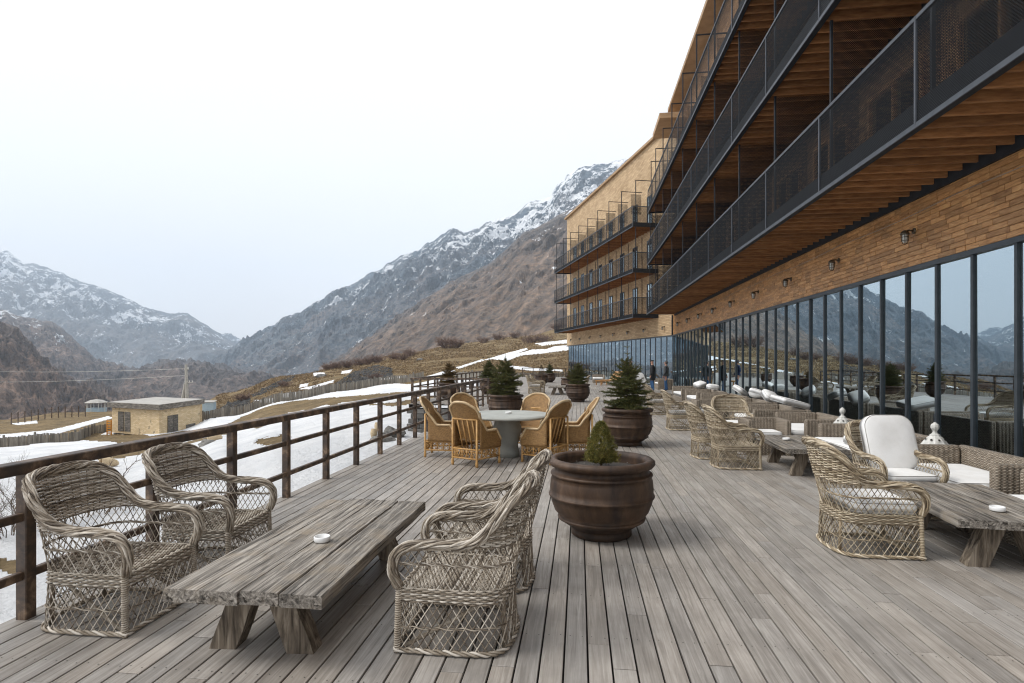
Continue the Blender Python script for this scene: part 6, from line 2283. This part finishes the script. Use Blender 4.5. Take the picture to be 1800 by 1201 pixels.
ROCKS = [(365, 783, 1.0, "grey rock beside a clay jar in the snow"), (466, 750, .9, "flat grey rock right of the open clay jar"), (566, 663, 3.0, "boulder on the hillside grass"), (738, 634, 2.2, "lone dark boulder on the brown hill"),
         (690, 770, 1.1, "rock at the foot of the stair"), (672, 778, .8, "small rock left of the stair foot")]
for i, (px, py, sc_, lab) in enumerate(ROCKS):
    p, d_ = ground_at(px, py, 8)
    o = obj("rock", rk[i % 3], None, (p.x, p.y, p.z + .08), i * 1.3); o.scale = (sc_,) * 3
    tag(o, lab, "rock", "rocks on the slope")

# ---- dry grass tufts over the hillside
rg_ = np.random.RandomState(17)
nT = 42000
tpx = rg_.uniform(380, 1005, nT); td = np.exp(rg_.uniform(math.log(82), math.log(300), nT))
tu = (tpx - CX) / F * td
tx, ty = CO * tu - SI * td, SI * tu + CO * td
tz = terrain_z(tpx, td) + terr_noise(tx, ty, td)
tpy = HY - F * (tz - HC) / td
keep = td > np.interp(tpx, [380, 450, 560, 700, 800, 900, 1000], [84, 86, 92, 97, 86, 72, 70])
for p in SNOW:
    keep &= ~inpoly(tpx, tpy, p)
keep &= fbm(tx / 12, ty / 12, 4, 3) > -.25
tx, ty, tz, td = tx[keep], ty[keep], tz[keep], td[keep]
nT = len(tx)
V_, R_ = [], []
for k in range(4):
    a = rg_.rand(nT) * 6.283
    h = rg_.uniform(.10, .34, nT) * np.clip(td / 140, .7, 1.5)
    w = rg_.uniform(.06, .16, nT) * np.clip(td / 140, .7, 1.5)
    bx0, by0 = tx + rg_.normal(0, .12, nT), ty + rg_.normal(0, .12, nT)
    dx_, dy_ = np.cos(a) * w, np.sin(a) * w
    V_.append(np.stack([np.stack([bx0 - dx_, by0 - dy_, tz - .05], -1), np.stack([bx0 + dx_, by0 + dy_, tz - .05], -1), np.stack([bx0 + rg_.normal(0, .12, nT), by0 + rg_.normal(0, .12, nT), tz + h], -1)], 1).reshape(-1, 3))
    R_.append(np.repeat(rg_.rand(nT), 3))
m_tuft = needle_mat("dry_grass_blades", [(0.0, (0.075, 0.05, 0.028)), (0.4, (0.18, 0.12, 0.062)), (0.8, (0.31, 0.215, 0.115)), (1.0, (0.40, 0.30, 0.175))])
tag(obj("grass", nb_mesh(np.concatenate(V_), np.concatenate(R_), "grass", m_tuft)), "dry straw coloured grass tufts over the hillside", "grass", None, "stuff")

# ---- bare bushes ----------------------------------------------------------------------
m_bush = simple_mat("bare_russet_twigs", [(0.3, (0.12, 0.075, 0.06)), (0.6, (0.19, 0.125, 0.095)), (0.8, (0.26, 0.18, 0.12))], .8, bump=0, rvar=.8)
m_twig = simple_mat("bare_brown_twigs", [(0.3, (0.05, 0.036, 0.026)), (0.7, (0.16, 0.12, 0.085))], 3, bump=0, rvar=.6)
def twig_bush(name, H, Wd, seed, mat, stems, depth, r0, cat="bush"):
    rn = random.Random(seed)
    b_ = MB()
    def grow(p, d, L, r, lv):
        q = p + d * L
        mid = (p + q) / 2 + Vector((rn.gauss(0, 1), rn.gauss(0, 1), rn.gauss(0, 1))) * L * .06
        b_.tube([tuple(p), tuple(mid), tuple(q)], [r, r * .8, r * .6], 3, rn.random(), cap=False)
        if lv <= 0:
            return
        for k in range(rn.randint(2, 4)):
            nd = (d + Vector((rn.gauss(0, .42), rn.gauss(0, .42), rn.gauss(.08, .3)))).normalized()
            grow(p + (q - p) * rn.uniform(.35, 1), nd, L * rn.uniform(.5, .8), r * .6, lv - 1)
    for i in range(stems):
        a = rn.random() * 6.283
        sp_ = rn.random() ** .6
        d = Vector((math.cos(a) * sp_ * Wd / H, math.sin(a) * sp_ * Wd / H, 1)).normalized()
        grow(Vector((math.cos(a) * sp_ * Wd * .25, math.sin(a) * sp_ * Wd * .25, -.05)), d, H * rn.uniform(.35, .55), r0, depth)
    return b_.mesh(name, mat)
bush_me = [twig_bush("bush", 2.6, 2.2, s_, m_bush, 34, 3, .05) for s_ in (1, 2)]
BUSHES = [(430, 705, 1.3, "round brown bare bush left of the plank fence top"), (548, 655, 1.3, "first russet bush at the left end of the hill crest row"), (575, 650, 1.5, "second russet bush of the crest row"), (592, 648, 1.6, "third russet bush of the crest row"),
          (610, 646, 1.8, "fourth russet bush of the crest row"), (630, 643, 1.9, "fifth russet bush of the crest row"), (648, 641, 2.0, "sixth russet bush of the crest row"), (664, 638, 2.0, "seventh russet bush of the crest row"), (690, 632, 1.8, "eighth russet bush of the crest row"),
          (705, 634, 1.9, "red brown bush right of the dark scree"), (722, 626, 2.0, "red brown bush at the right end of the crest row"), (785, 612, 3.4, "large pale bare thicket on the hill crest"), (800, 611, 2.8, "bare thicket touching the large pale one"), (850, 603, 2.2, "bush on the crest right of the thickets"),
          (878, 598, 2.6, "dark bush above the long snow streak"), (905, 594, 2.2, "low bush left of the hotel's far end"), (930, 588, 2.8, "tall bush near the hotel's far end"), (955, 584, 2.6, "bush beside the lowest wing balcony"), (980, 580, 2.8, "bush touching the wing's far end"),
          (660, 668, 1.0, "low brown bush on the dark scree"), (560, 690, .9, "tuft bush behind the plank fence"), (500, 640 + 40, 1.0, "small bush below the upper scree")]
for i, (px, py, sc_, lab) in enumerate(BUSHES):
    p, d_ = ground_at(px, py, 95)
    if d_ > 360:
        d_ = 240
        p = Vector((*gp(px, d_), ground_z(*gp(px, d_))))
    o = obj("bare_bush", bush_me[i % 2], None, (p.x, p.y, p.z - .1), i * 1.7); o.scale = (sc_ * .9, sc_ * .9, sc_ * .62)
    tag(o, lab, "bush", "bare bushes on the hillside")
tag(obj("bare_shrub", twig_bush("shrub", 2.2, 1.9, 8, m_twig, 16, 4, .016), None, None), "bare leafless shrub behind the railing at the left edge", "shrub", "leafless shrubs below the railing")
o = bpy.data.objects["bare_shrub"]
x, y = gp(20, 15.5); o.location = (x, y, ground_z(x, y) - .1)
x, y = gp(148, 16.5)
o2 = tag(obj("bare_sapling", twig_bush("sapling", 2.0, 1.5, 15, m_twig, 5, 4, .03), None, (x, y, ground_z(x, y) - .1)), "leaning bare sapling rising behind the near wicker armchair", "sapling", "leafless shrubs below the railing")
# power lines from the pole across the valley
b = MB()
P0 = Vector((up.location.x + .3, up.location.y, gz_ + zt - .7))
for k_, q in enumerate((at(-260, 640, 150), at(-260, 655, 150))):
    pts = [tuple(P0.lerp(q, t) - Vector((0, 0, 5.0 * 4 * t * (1 - t) * .25 + k_ * 1.2))) for t in np.linspace(0, 1, 24)]
    b.tube(pts, .022, 4)
tag(b.build("power_line", m_white), "pair of thin power lines running left from the utility pole", "power line")
